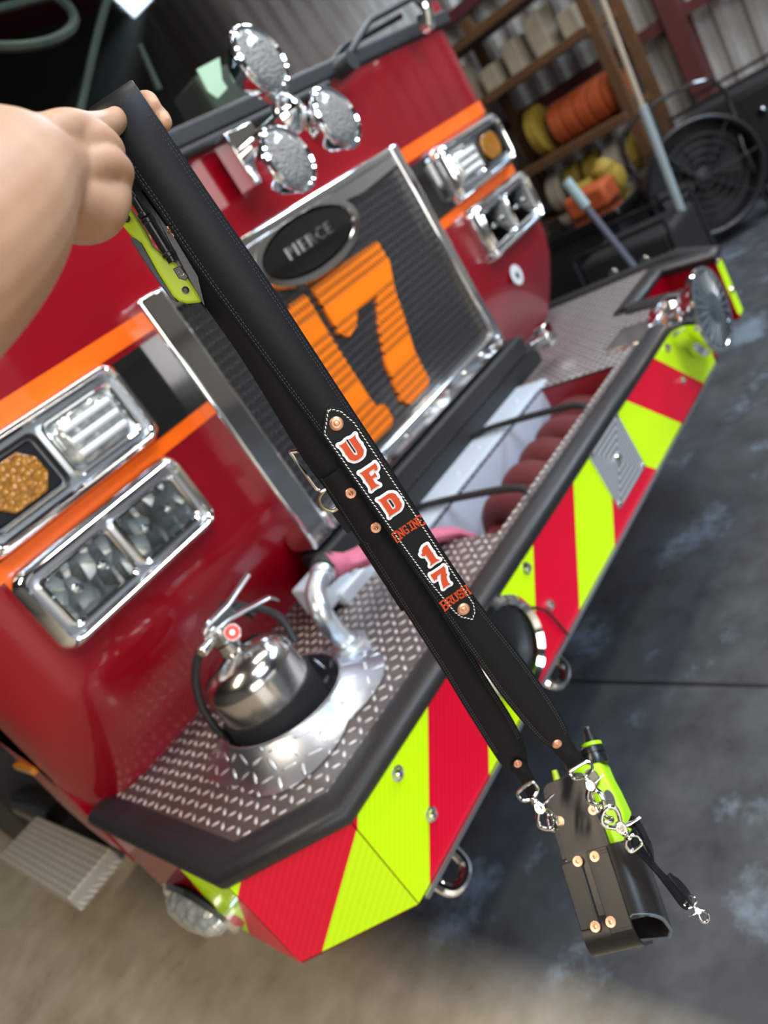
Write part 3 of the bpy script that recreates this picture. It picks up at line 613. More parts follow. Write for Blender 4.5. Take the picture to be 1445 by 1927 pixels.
# ------------------------------------------------------------------ extinguisher collar and extinguisher
bm = B(); seg = 48
def cr_(r, z, off=0., sq=1.): return [V((WC.x + (r + off) * math.cos(a), WC.y + (r + off) * math.sin(a) * sq, z + .012 * math.cos(a - 2.4))) for a in [k * 2 * math.pi / seg for k in range(seg)]]
def cr0(r, z): return [V((WC.x + r * math.cos(a), WC.y + r * math.sin(a), z)) for a in [k * 2 * math.pi / seg for k in range(seg)]]
def crs(g, k_, z): return [V((WC.x + (WR + g + k_ * abs(math.sin(2 * a))) * math.cos(a), WC.y + (WR + g + k_ * abs(math.sin(2 * a))) * math.sin(a), z)) for a in [k * 2 * math.pi / seg for k in range(seg)]]
rings(bm, [cr0(WR - .003, ZD - .22), cr_(WR - .003, ZD + .05), cr_(WR, ZD + .054), cr_(WR + .004, ZD + .05), crs(.015, .02, ZD + .018), crs(.036, .045, ZD + .005), cr0(WR + .004, ZD - .002), cr0(WR + .002, ZD - .22)], cap=False)
cl = obj('extinguisher_well', bm, 'tread_b', bp, smooth=60)
bm = B(); tube(bm, cr_(WR + .0005, ZD + .054), .0028, 8, True); obj('well_rim', bm, 'alu', cl)
bm = B(); rings(bm, [cr0(WR - .004, ZD - .215), cr0(WR - .004, ZD - .205)]); obj('well_floor', bm, 'dark', cl)
EC = V((.572, 1.318, 0)); EZ = ZD - .204; zs = H - .606
ext = thing('fire_extinguisher', 'polished stainless water extinguisher standing in the diamond plate well', 'fire extinguisher', (EC.x, EC.y, EZ))
bm = B(); lathe(bm, [(0, .085), (.01, .094), (.03, .098), (zs - EZ, .098), (zs - EZ + .010, .0965), (zs - EZ + .030, .086), (zs - EZ + .047, .064), (zs - EZ + .058, .036), (zs - EZ + .062, .024), (zs - EZ + .082, .022)], (EC.x, EC.y, EZ), Z_, 56); obj('tank', bm, 'stainless', ext, smooth=60)
bm = B(); lathe(bm, [(0, .0985), (0, .1025), (.085, .1025), (.085, .0985)], (EC.x, EC.y, H - .748), Z_, 56, cap=False); obj('rubber_band', bm, 'rubber_m', ext)
nk = V((EC.x, EC.y, zs + .085)); 
bm = B(); cyl(bm, nk, nk + Z_ * .03, .024, .02); box(bm, (nk.x - .02, nk.y - .016, nk.z + .022), (nk.x + .05, nk.y + .016, nk.z + .05)); cyl(bm, nk + V((-.01, 0, .02)), nk + V((-.055, -.01, .02)), .011, seg=14); obj('valve', bm, 'steel', ext, bev=.003)
hx = V((.80, .45, 0)).normalized(); hs = V((-hx.y, hx.x, 0))
def plate(bm, pts, wd, th):
    rs = []
    for i, p in enumerate(pts):
        rs.append([p + hs * wd / 2, p + hs * wd / 2 + Z_ * th, p - hs * wd / 2 + Z_ * th, p - hs * wd / 2])
    rings(bm, rs)
k0 = nk + Z_ * .045
dn0 = (camo.matrix_world.inverted() @ nk).z * -1; hs = (EC - V((0, 0, 0))).normalized(); hs.z = 0
bm = B(); plate(bm, [CP(384, 1196, dn0 - .04), CP(392, 1178, dn0 - .035), CP(430, 1140, dn0 - .01), CP(470, 1082, dn0 + .02)], .024, .006); obj('squeeze_lever', bm, 'alu', ext, bev=.002)
bm = B(); plate(bm, [CP(386, 1204, dn0 - .03), CP(430, 1166, dn0 - .005), CP(470, 1146, dn0 + .02), CP(508, 1126, dn0 + .05), CP(524, 1130, dn0 + .06)], .024, .006); obj('carry_handle', bm, 'alu', ext, bev=.002)
gc = CP(437, 1190, (camo.matrix_world.inverted() @ nk).z * -1 - .035); gd = (V((0, 0, H)) - gc).normalized()
bm = B(); lathe(bm, [(-.016, .006), (-.012, .0165), (.0, .0175), (.003, .016), (.0015, .0145)], gc, gd, 28, cap=True); gg = obj('pressure_gauge', bm, 'steel', ext)
bm = B(); disc(bm, gc + gd * .0012, gd, .0142, .0012); obj('gauge_dial', bm, simple('red_gauge_dial', (.75, .06, .04), .4, bscale=20), gg)
bm = B(); disc(bm, gc + gd * .0026, gd, .005, .001); obj('gauge_needle', bm, 'alu', gg)
bm = B(); ring_c = k0 + hx * .0 - hs * .016; tube(bm, [ring_c + hx * .012 * math.cos(a) + Z_ * .012 * math.sin(a) for a in [k * math.pi / 8 for k in range(16)]], .0016, 6, True); tube(bm, [ring_c, ring_c + hs * .035], .0018, 6); obj('safety_pin', bm, 'steel', ext)
dn = (camo.matrix_world.inverted() @ nk).z * -1
bm = B(); tube(bm, [CP(403, 1205, dn), CP(376, 1228, dn + .0), CP(368, 1275, dn + .01), CP(378, 1325, dn + .02), CP(400, 1362, dn + .03), CP(425, 1390, dn + .045)], .0085, 12, sm=6); obj('hose', bm, 'rubber', ext)
bm = B(); tube(bm, [nk + V((.05, .02, .02)), nk + V((.10, .035, .0)), nk + V((.135, .02, -.06)), nk + V((.12, .0, -.12))], .008, 10, sm=5); tube(bm, [nk + V((.065, .05, .03)), nk + V((.10, .06, .0)), nk + V((.11, .05, -.03))], .013, 8, sm=4); obj('nozzle_strap', bm, 'rubber', ext)
# ------------------------------------------------------------------ discharge elbow and hose
e0, e1, e2, e3 = onZ(655, 1215, ZD + .02), onY(607, 1156, 1.255), onY(594, 1112, 1.29), onY(607, 1082, 1.31)
el_ = obj('discharge_elbow', tube(B(), [e0 + V((.0, 0, -.02)), e0 + Z_ * .012, e1, e2, e3], .023, 20, sm=7), 'casting', bp)
bm = B(); lathe(bm, [(0, .045), (.018, .045), (.022, .036), (.03, .034)], (e0.x, e0.y, ZD + .002), Z_, 28); obj('elbow_flange', bm, 'casting', el_); bm = B(); lathe(bm, [(0, .027), (.006, .029), (.016, .029), (.02, .026)], e3 - (e3 - e2).normalized() * .01, (e3 - e2), 24); obj('elbow_flange', bm, 'casting', el_)
hd = (e3 - e2).normalized(); h0 = e3 + hd * .025; ph = onZ(640, 1052, ZD + .06); ph2 = onZ(710, 1045, ZD + .03)
hose = thing('fire_hose', 'faded pink attack hose folded on the deck behind the strap', 'fire hose', (h0.x, h0.y, ZD))
bm = B(); rs = []
for p, hw, hh in ((h0, .036, .036), (onY(632, 1062, 1.315), .036, .028), (onY(655, 1056, 1.31), .050, .020), (onY(695, 1040, 1.30), .058, .019), (onY(715, 1036, 1.28), .05, .018), (V((1.165, 1.255, ZD + .0)), .045, .018), (V((1.19, 1.245, ZD - .08)), .04, .018)):
    rs.append((V(p), hw, hh))
PP = smooth_pts([r[0] for r in rs], 5); ring_l = []
for i, p in enumerate(PP):
    t = i / 5; k = min(int(t), len(rs) - 2); f = t - k; hw = rs[k][1] * (1 - f) + rs[k + 1][1] * f; hh = rs[k][2] * (1 - f) + rs[k + 1][2] * f
    d = (PP[min(i + 1, len(PP) - 1)] - PP[max(0, i - 1)]).normalized(); s, u = frame(d)
    ring_l.append([p + s * hw * math.cos(a) + u * hh * math.sin(a) for a in [j * math.pi / 8 for j in range(16)]])
rings(bm, ring_l); obj('hose_jacket', bm, 'pinkhose', hose)
bm = B(); lathe(bm, [(-.02, .026), (-.016, .033), (.012, .034), (.018, .030)], h0, hd, 28); obj('hose_coupling', bm, 'rubber_m', hose)
# folded hose load in the tray
hl = thing('folded_hose_load', 'dark red folded hose load lying in the bumper tray', 'fire hose', ((TX0 + TX1) / 2, 1.24, ZD - .19))
for k in range(5):
    x = TX0 + .22 + k * .115; bm = B(); tube(bm, [(x, TY0 + .02, ZD - .15 + .012 * (k % 2)), (x + .02, TY0 + .06, ZD - .10 - .01 * (k % 3)), (x + .05, 1.24, ZD - .085), (x + .06, TY1 - .05, ZD - .10), (x + .06, TY1 - .015, ZD - .15)], .055, 14, sm=5, flat=.8); obj('hose_fold', bm, 'redhose', hl)
bm = B(); box(bm, (TX0 + .17, TY0 + .02, ZD - .19), (TX1 - .03, TY1 - .02, ZD - .12)); obj('hose_fold', bm, 'redhose', hl, bev=.02)
for x_, w_ in ((1.282, 'nearer the nameplate'), (1.658, 'nearer the siren')):
    bm = B(); tube(bm, [(x_ - .01, 1.455, ZD + .018), (x_, 1.40, ZD + .026), (x_ + .004, 1.25, ZD + .026), (x_, 1.12, ZD + .024), (x_ - .004, 1.075, ZD + .014)], .010, 8, sm=6); tag(obj('tie_down_strap', bm, 'rubber'), 'black tie-down strap crossing the bumper tray, ' + w_, 'strap', 'tie-down straps over the bumper tray')
# ------------------------------------------------------------------ the leather radio strap
R0 = .68; S0 = V((.6455, .764, 0)) * R0; EW = V((.7638, -.6455, 0)); EN = V((-.6455, -.7638, 0))
def SP(w_, z_, n_=0.): return S0 + EW * w_ + EN * n_ + V((0, 0, H + z_))
def WZ(px, py, n_=0.):
    r = ray(px, py); o = S0 + EN * n_; t = o.dot(EN) / r.dot(EN); p = r * t; q = p - S0; return q.dot(EW), p.z
strap = thing('radio_strap', 'black leather radio strap lettered UFD ENGINE 17 BRUSH, held up by a hand', 'radio strap', SP(0, -.6))
TH = .0036
def band(rows, nrm_th=TH, mat='leather', name='strap', parent=strap, n_sub=4):
    """rows: (z, w_left, w_right, n); a thick leather band lofted through them"""
    bm = B(); rs = []; R = []
    L_ = smooth_pts([V((r[1], r[0], r[3])) for r in rows], n_sub); Rr = smooth_pts([V((r[2], r[0] if len(r) < 5 else r[4], r[3])) for r in rows], n_sub)
    for i in range(len(L_)):
        a, b = SP(L_[i].x, L_[i].y, L_[i].z), SP(Rr[i].x, Rr[i].y, Rr[i].z); j = max(0, i - 1); k = min(len(L_) - 1, i + 1)
        t = SP(L_[j].x, L_[j].y, L_[j].z) - SP(L_[k].x, L_[k].y, L_[k].z); n = (b - a).cross(t).normalized(); 
        if n.dot(EN) < 0 and abs(n.dot(EN)) > .2: n = -n
        e_ = (b - a).normalized() * .0007; m = n * nrm_th / 2; dz = .0007
        rs.append([a + m * .6, a + e_ + m, a + (b - a) * .5 + m * 1.05, b - e_ + m, b + m * .6, b - m * .6, b - e_ - m, a + e_ - m, a - m * .6])
    rings(bm, rs); return obj(name, bm, mat, parent, smooth=50)
fr = [(.1620, -.0255, .0150, -.006), (.140, -.0258, .0152, -.001), (.112, -.0262, .0158, 0), (.08, -.0258, .0162, 0), (.057, -.0262, .0168, 0), (.02, -.0258, .0178, 0), (-.03, -.0240, .0184, 0), (-.09, -.0215, .0185, 0), (-.145, -.0190, .0186, 0), (-.20, -.0180, .0188, 0), (-.27, -.0175, .0178, 0), (-.33, -.0172, .0176, 0), (-.38, -.0168, .0195, 0), (-.43, -.0155, .0235, 0), (-.48, -.0145, .0265, 0), (-.52, -.0115, .0275, 0), (-.553, -.0075, .0262, 0), (-.566, -.0030, .0235, 0), (-.578, -.0005, .0214, 0), (-.608, .0030, .0222, 0)]
# over the fist and down behind
topl = [(.100, -.036, .002, -.046), (.135, -.0335, .005, -.046), (.158, -.031, .009, -.041), (.1685, -.028, .0125, -.028), (.1695, -.0265, .0145, -.016)]
band(topl + fr, name='front_strap')
bk = [(.105, -.0365, .0015, -.046), (.06, -.0385, -.001, -.046), (.005, -.0405, -.004, -.044), (-.05, -.0400, -.004, -.042), (-.10, -.0425, -.006, -.040), (-.16, -.0462, -.010, -.040), (-.20, -.0450, -.0095, -.040)]
band(bk, name='rear_strap', mat='leather_in')
bl = [(-.19, -.0452, -.0085, -.0415), (-.24, -.0470, -.0105, -.0415), (-.30, -.0480, -.0118, -.041), (-.36, -.0500, -.0130, -.040), (-.43, -.0525, -.0153, -.040), (-.49, -.0560, -.0178, -.040), (-.535, -.0582, -.0188, -.040), (-.568, -.0595, -.0222, -.040), (-.588, -.0590, -.0265, -.040), (-.602, -.0540, -.0330, -.040), (-.612, -.0520, -.0360, -.040)]
band(bl, name='rear_strap', mat='leather_in')
# stitching rows
def stitches(rows, offs, step, ln, r, mat, name, parent, lift, wob=0.):
    """small slanted threads along both edges of a band"""
    bm = B(); L_ = smooth_pts([V((q[1], q[0], q[3])) for q in rows], 6); R_ = smooth_pts([V((q[2], q[0], q[3])) for q in rows], 6)
    for side, P, sg in ((0, L_, 1), (1, R_, -1)):
        for of in offs:
            acc = 0.
            for i in range(len(P) - 1):
                a = V((P[i].x + sg * of, P[i].y, P[i].z + lift)); b = V((P[i + 1].x + sg * of, P[i + 1].y, P[i + 1].z + lift)); d = (b - a); Lh = d.length
                while acc < Lh:
                    c = a + d * (acc / Lh); u = d.normalized(); w2 = V((-u.y, u.x, 0)) * wob
                    p, q = c - u * ln / 2 - w2, c + u * ln / 2 + w2
                    p, q, m = SP(p.x, p.y, p.z - r * .8), SP(q.x, q.y, q.z - r * .8), SP(c.x, c.y, c.z + r * .3); tube(bm, [p, m, q], r, 5); acc += step
                acc -= Lh
    return obj(name, bm, mat, parent)
stitches(fr[1:-2], (.0028, .0050), .0034, .0022, .00042, 'thread_k', 'strap_stitching', strap, TH / 2)
stitches(bl[1:-3], (.0028, .0050), .0034, .0022, .00042, 'thread_k', 'strap_stitching', strap, TH / 2)
def rivet(c, r=.0052, parent=strap, n=EN, ring=False, name='rivet', mat='copper'):
    bm = B()
    if ring: lathe(bm, [(-.001, r), (.0008, r), (.0012, r * .92), (.0010, r * .45), (.0024, r * .38), (.0030, r * .2), (.0026, r * .05)], c, n, 28)
    else: lathe(bm, [(-.001, r), (.0006, r), (.0014, r * .82), (.0016, r * .5), (.0015, r * .42), (.0019, r * .3), (.0019, r * .05)], c, n, 28)
    return obj(name, bm, mat, parent)
# nameplate
def pw(px, py): return WZ(px, py, .0045)
plw = [(-.1300, -.0060, .0085, .0035), (-.1365, -.0120, .0125, .0035), (-.1450, -.0172, .0142, .0035)]
npn = .0035
out_l = [(-.0020, -.1262), (-.0172, -.1430), (-.0165, -.20), (-.0150, -.26), (-.0130, -.32), (-.0088, -.3665), (-.0055, -.3760), (.0040, -.3868), (.0120, -.3800), (.0162, -.3700), (.0160, -.32), (.0160, -.26), (.0158, -.20), (.0155, -.150), (.0110, -.1345), (.0040, -.1262)]
bm = B(); prism(bm, out_l, S0 + V((0, 0, H)), EW, Z_, EN, TH / 2 - .0004, TH / 2 + .0026)
plate_o = obj('nameplate', bm, 'leather', strap, bev=.0007)
# white saddle stitch following the plate edge
cx_, cz_ = 0, 0; bm = B(); Pl = [V(p) for p in out_l]; N_ = len(Pl); ins = []
ar = sum(Pl[i].x * Pl[(i + 1) % N_].y - Pl[(i + 1) % N_].x * Pl[i].y for i in range(N_)); sgn = 1 if ar > 0 else -1
for i in range(N_):
    d0 = (Pl[i] - Pl[i - 1]).normalized(); d1 = (Pl[(i + 1) % N_] - Pl[i]).normalized(); n0 = V((-d0.y, d0.x)) * sgn; n1 = V((-d1.y, d1.x)) * sgn; nn = (n0 + n1).normalized(); ins.append(Pl[i] + nn / max(.6, nn.dot(n0)) * .0026)
acc = 0.; nz = TH / 2 + .0026
for i in range(N_):
    a, b = ins[i], ins[(i + 1) % N_]; d = b - a; Lh = d.length; u = d.normalized(); sd = V((-u.y, u.x)) * .0004
    while acc < Lh:
        c = a + u * acc; p, q = c - u * .00125 - sd, c + u * .00125 + sd
        tube(bm, [SP(p.x, p.y, nz - .0004), SP(c.x, c.y, nz + .0003), SP(q.x, q.y, nz - .0004)], .00048, 6); acc += .0037
    acc -= Lh
obj('white_stitching', bm, 'thread_w', plate_o)
for px, py in ((633, 797), (872, 1146)):
    w_, z_ = WZ(px, py, nz); rivet(SP(w_, z_, nz), .0064, plate_o)
# western style letters, unit height, x to the right, y up
def ringp(p): return p
LU = [[(-.47, .49), (-.36, .45), (-.16, .45), (-.06, .49), (-.10, .40), (-.10, .34), (-.10, -.20), (-.05, -.28), (.05, -.28), (.10, -.20), (.10, .34), (.10, .40), (.06, .49), (.16, .45), (.36, .45), (.47, .49), (.42, .40), (.40, .30), (.40, .05), (.44, .01), (.40, -.03), (.40, -.28), (.26, -.44), (.10, -.49), (-.10, -.49), (-.26, -.44), (-.40, -.28), (-.40, -.03), (-.44, .01), (-.40, .05), (-.40, .30), (-.42, .40)]]
LF = [[(-.45, .48), (-.36, .45), (.34, .45), (.43, .48), (.44, .32), (.40, .20), (.30, .15), (.22, .21), (.27, .27), (.18, .29), (.02, .29), (-.06, .26), (-.08, .18), (-.08, .07), (.08, .07), (.16, .13), (.18, .01), (.16, -.11), (.08, -.05), (-.08, -.05), (-.08, -.34), (-.02, -.40), (.03, -.48), (-.10, -.45), (-.34, -.45), (-.46, -.48), (-.41, -.40), (-.38, -.32), (-.38, -.02), (-.42, .01), (-.38, .05), (-.38, .32), (-.41, .40)]]
LD = [[(-.47, .49), (-.38, .45), (.16, .45), (.32, .37), (.41, .26), (.41, .05), (.45, .0), (.41, -.05), (.41, -.26), (.32, -.37), (.16, -.45), (-.38, -.45), (-.47, -.49), (-.42, -.40), (-.40, -.32), (-.40, .32), (-.42, .40)], [(-.12, .27), (-.12, -.27), (.02, -.27), (.11, -.20), (.11, .20), (.02, .27)]]
L1 = [[(-.03, .49), (.18, .48), (.16, .40), (.16, .06), (.19, .0), (.16, -.06), (.16, -.34), (.22, -.42), (.28, -.48), (.12, -.45), (-.12, -.45), (-.28, -.48), (-.22, -.41), (-.16, -.34), (-.16, .14), (-.24, .10), (-.33, .15), (-.35, .26), (-.28, .24), (-.23, .29), (-.22, .38)]]
L7 = [[(-.38, .48), (-.30, .45), (.30, .45), (.40, .48), (.42, .34), (.30, .10), (.33, .04), (.22, -.06), (.15, -.30), (.16, -.40), (.20, -.48), (.06, -.45), (-.12, -.45), (-.24, -.48), (-.18, -.38), (-.16, -.24), (-.06, .0), (.10, .24), (-.10, .24), (-.18, .18), (-.22, .09), (-.29, .14), (-.39, .11), (-.38, .28)]]
def dilate(polys, r, h):
    bm = B(); hh = h
    for k, p in enumerate(polys):
        if k == 0:
            f = bm.faces.new([bm.verts.new((x, y, h)) for x, y in p]); bmesh.ops.triangulate(bm, faces=[f])
        for i in range(len(p)):
            a, b = V(p[i]), V(p[(i + 1) % len(p)]); d = (b - a).normalized() * r; n = V((-d.y, d.x))
            for q in ([a + n, a - n, b - n, b + n], [a + V((math.cos(t) * r, math.sin(t) * r)) for t in [j * math.pi / 5 for j in range(10)]]):
                hh += 1.5e-6; vs = [bm.verts.new((v.x, v.y, hh)) for v in q]
                try: bm.faces.new(vs)
                except ValueError: pass
    me = bpy.data.meshes.new('m'); 
    for f in bm.faces:
        f.normal_update()
        if f.normal.z < 0: f.normal_flip()
    bm.to_mesh(me); bm.free(); return me
tz = math.radians(0)
def letter(nm, polys, w_, z_, size, sx=1., rot=0.):
    mt = basis(SP(w_, z_, nz), EW * math.cos(rot) + Z_ * math.sin(rot), Z_ * math.cos(rot) - EW * math.sin(rot), EN)
    pl_ = [[(x * size * sx, y * size) for x, y in p] for p in polys]
    me = dilate(pl_[:1], size * .130, .0006); o = put(nm + '_outline', me, mt, 'whiteletter', plate_o)
    if len(pl_) > 1 or nm == 'letter_u':
        hole = [[(x * size * sx, y * size) for x, y in p] for p in ([[(-.045, .19), (-.045, -.19), (.0, -.19), (.04, -.13), (.04, .13), (.0, .19)]] if nm == 'letter_d' else [[(-.03, .50), (-.03, -.17), (.03, -.17), (.03, .50)]])]
        put('letter_gap', dilate(hole, .0001, .0011), mt, 'leather', plate_o)
    me = curve_mesh(pl_, 0., .0004); put(nm, me, mt @ Matrix.Translation((0, 0, .0014)), 'orangeletter', plate_o)
letter('letter_u', LU, -.0010, -.1700, .0214, .90)
letter('letter_f', LF, .0004, -.2020, .0214, .90)
letter('letter_d', LD, .0010, -.2335, .0214, .90)
letter('digit_one', L1, .0042, -.2985, .0214, .92)
letter('digit_seven', L7, .0016, -.3265, .0214, .92)
SLAB = {  # small block letters drawn as strokes on a 4 x 5 grid
 'E': [((0, 0), (0, 5)), ((0, 5), (3, 5)), ((0, 2.5), (2, 2.5)), ((0, 0), (3, 0)), ((3, 5), (3, 4)), ((3, 0), (3, 1))],
 'N': [((0, 0), (0, 5)), ((0, 5), (3, 0)), ((3, 0), (3, 5)), ((-.6, 0), (.6, 0)), ((-.6, 5), (.3, 5)), ((2.4, 5), (3.6, 5))],
 'G': [((3, 4), (3, 5)), ((3, 5), (.6, 5)), ((.6, 5), (0, 4.2)), ((0, 4.2), (0, .8)), ((0, .8), (.6, 0)), ((.6, 0), (3, 0)), ((3, 0), (3, 2.2)), ((3, 2.2), (1.8, 2.2))],
 'I': [((1, 0), (1, 5)), ((-.4, 0), (2.4, 0)), ((-.4, 5), (2.4, 5))],
 'B': [((0, 0), (0, 5)), ((-.5, 5), (2.5, 5)), ((2.5, 5), (3, 4.4)), ((3, 4.4), (3, 3)), ((3, 3), (2.5, 2.5)), ((0, 2.5), (2.5, 2.5)), ((2.5, 2.5), (3, 2)), ((3, 2), (3, .6)), ((3, .6), (2.5, 0)), ((2.5, 0), (-.5, 0))],
 'R': [((0, 0), (0, 5)), ((-.5, 5), (2.5, 5)), ((2.5, 5), (3, 4.4)), ((3, 4.4), (3, 3)), ((3, 3), (2.5, 2.5)), ((0, 2.5), (2.5, 2.5)), ((1.6, 2.5), (3, 0)), ((-.5, 0), (.6, 0)), ((2.6, 0), (3.6, 0))],
 'U': [((0, 5), (0, .8)), ((0, .8), (.7, 0)), ((.7, 0), (2.3, 0)), ((2.3, 0), (3, .8)), ((3, .8), (3, 5)), ((-.6, 5), (.6, 5)), ((2.4, 5), (3.6, 5))],
 'S': [((3, 4), (3, 5)), ((3, 5), (.5, 5)), ((.5, 5), (0, 4.4)), ((0, 4.4), (0, 3)), ((0, 3), (.5, 2.5)), ((.5, 2.5), (2.5, 2.5)), ((2.5, 2.5), (3, 2)), ((3, 2), (3, .6)), ((3, .6), (2.5, 0)), ((2.5, 0), (0, 0)), ((0, 0), (0, 1))],
 'H': [((0, 0), (0, 5)), ((3, 0), (3, 5)), ((0, 2.5), (3, 2.5)), ((-.5, 0), (.5, 0)), ((-.5, 5), (.5, 5)), ((2.5, 0), (3.5, 0)), ((2.5, 5), (3.5, 5))]}
def word(s, w_, z_, width, hgt, arch, name):
    bm = B(); n = len(s); cw = width / n; u = cw / 4.5
    for i, ch in enumerate(s):
        t = (i + .5) / n * 2 - 1; bz = -arch * t * t; hh = hgt * (1 + .45 * t * t); a = -arch * 2 * t / (width / 2) * .55
        ox = w_ + t * width / 2 - cw / 2 + .5 * u + (u if ch == 'I' else 0)
        for (x0, y0), (x1, y1) in SLAB[ch]:
            p, q = V((x0 * u, y0 / 5 * hh)), V((x1 * u, y1 / 5 * hh)); d = (q - p).normalized() * (u * .42); sd = V((-d.y, d.x)) * 1.25
            pts4 = [p - d - sd, q + d - sd, q + d + sd, p - d + sd]
            pts4 = [(ox + v.x, z_ + bz + v.y - hgt / 2 + a * (v.x - cw / 2)) for v in pts4]
            prism(bm, pts4, S0 + V((0, 0, H)), EW, Z_, EN, nz - .0002, nz + .0005)
    return obj(name, bm, 'orangeletter', plate_o, smooth=0)
word('ENGINE', .0012, -.2635, .0335, .0078, .0030, 'lettering')
word('BRUSH', .0022, -.3522, .0320, .0080, .0026, 'lettering')
rivet(SP(*WZ(1048, 1400, TH / 2), TH / 2), .0055)
rivet(SP(*WZ(320, 436, -.038), -.038), .0052, ring=True)
# buckle
n2 = -.0375; bm = B()
bz = [(-.0520, -.1530), (-.0505, -.1500), (-.030, -.1620), (-.0085, -.1650), (-.0070, -.1690), (-.0072, -.1960), (-.0090, -.1985), (-.046, -.1985), (-.0500, -.1950), (-.0520, -.190)]
tube(bm, [SP(a, b, n2 + (.001 if abs(a + .03) > .012 else -.008)) for a, b in bz], .0019, 8, True, sm=3); bkl = obj('buckle', bm, 'steel', strap)
bm = B(); tube(bm, [SP(-.0075, -.163, n2 + .003), SP(-.0065, -.180, n2 + .0035), SP(-.0045, -.197, n2 + .003)], .0015, 8, sm=4); obj('buckle_tongue', bm, 'steel', bkl)
fold = [(-.188, -.0445, -.0085, -.035), (-.215, -.0450, -.0105, -.0345), (-.245, -.0460, -.012, -.0345), (-.262, -.0465, -.0125, -.035), (-.270, -.0420, -.016, -.0355)]
band(fold, .0034, name='buckle_keeper')
stitches(fold, (.0025,), .0030, .0020, .0004, 'thread_k', 'keeper_stitching', strap, .0018)
for px, py in ((660, 928), (707, 993)): rivet(SP(*WZ(px, py, -.0325), -.0325), .0054, ring=True)
bm = B(); tube(bm, [SP(-.046, -.199, -.0375), SP(-.0555, -.203, -.0375), SP(-.0570, -.213, -.0375), SP(-.052, -.221, -.0375), SP(-.046, -.222, -.0375)], .0018, 8, sm=5); obj('side_ring', bm, simple('antique_brass', (.48, .42, .28), .25, 1., bscale=100), strap)
band([(-.224, -.0535, -.040, -.044), (-.250, -.0530, -.040, -.044)], .009, name='leather_loop', n_sub=1)
band([(-.268, -.0500, -.040, -.0455), (-.32, -.0515, -.040, -.0455), (-.357, -.0530, -.042, -.0455)], .0030, name='strap_tail')
# tab of the rear strap
band([(-.590, -.0500, -.0375, -.0362), (-.598, -.0520, -.0350, -.0362), (-.612, -.0520, -.0352, -.0362), (-.628, -.0540, -.0372, -.0362), (-.642, -.0560, -.0392, -.0364)], .0034, name='rear_tab')
rivet(SP(*WZ(974, 1437, -.034), -.034), .0048, ring=True)
# ------------------------------------------------------------------ snap hooks
def snap(p0, p1, sw_=.0105, parent=strap, nrm=None, flip=1, name='snap_hook', dark=False, lever_dir=None):
    """trigger snap from strap loop p0 to hook tip p1"""
    p0, p1 = V(p0), V(p1); d = (p1 - p0); L = d.length; d.normalize(); n = (nrm or CAMB); n = (n - d * n.dot(d)).normalized(); s = d.cross(n) * flip
    W = lambda a, b, c=0.: p0 + d * (a * L) + s * b + n * c
    r = L * .035 + .0004; bm = B()
    tube(bm, [W(-.02, -sw_), W(.12, -sw_ * .9), W(.20, -sw_ * .25), W(.20, sw_ * .25), W(.12, sw_ * .9), W(-.02, sw_), W(-.10, sw_ * .8), W(-.10, -sw_ * .8)], r, 8, True, sm=3)
    o = obj(name, bm, 'steel', parent)
    bm = B(); k = L * .10
    lathe(bm, [(0, k * .9), (L * .03, k * 1.1), (L * .07, k * .65), (L * .10, k * .65), (L * .13, k * 1.0), (L * .17, k * .8)], W(.17, 0), d, 16)
    pl_ = [(.34, -.08), (.30, .0), (.34, .08), (.46, .12), (.58, .09), (.62, -.02), (.56, -.12), (.45, -.13)]
    prism(bm, [(a * L, b * L) for a, b in pl_], p0, d, s, n, -L * .045, L * .045)
    obj('snap_body', bm, 'steel', o, bev=L * .02)
    bm = B(); tube(bm, [W(.54, -.10 * L), W(.68, -.22 * L), W(.84, -.24 * L), W(.98, -.10 * L), W(1.0, .06 * L), W(.90, .16 * L), W(.76, .15 * L), W(.60, .08 * L)], L * .052, 10, sm=5); obj('snap_jaw', bm, 'steel', o)
    bm = B(); tube(bm, [W(.46, .12 * L, .03 * L), W(.42, .30 * L, .04 * L), W(.40, .46 * L, .03 * L)], [L * .045, L * .05, L * .03], 8, sm=2, flat=.6); obj('snap_lever', bm, 'steel', o)
    bm = B(); lathe(bm, [(0, L * .07), (L * .015, L * .065), (L * .012, L * .03), (L * .025, L * .02)], W(.47, -.01 * L, L * .045), n, 16); obj('snap_rivet', bm, 'steel', o)
    return o
DH = .83
snap(CP(992, 1488, .868), CP(1042, 1556, .862), .0115, flip=-1)
snap(CP(1093, 1448, .826), CP(1130, 1512, .820), .0125, flip=-1)
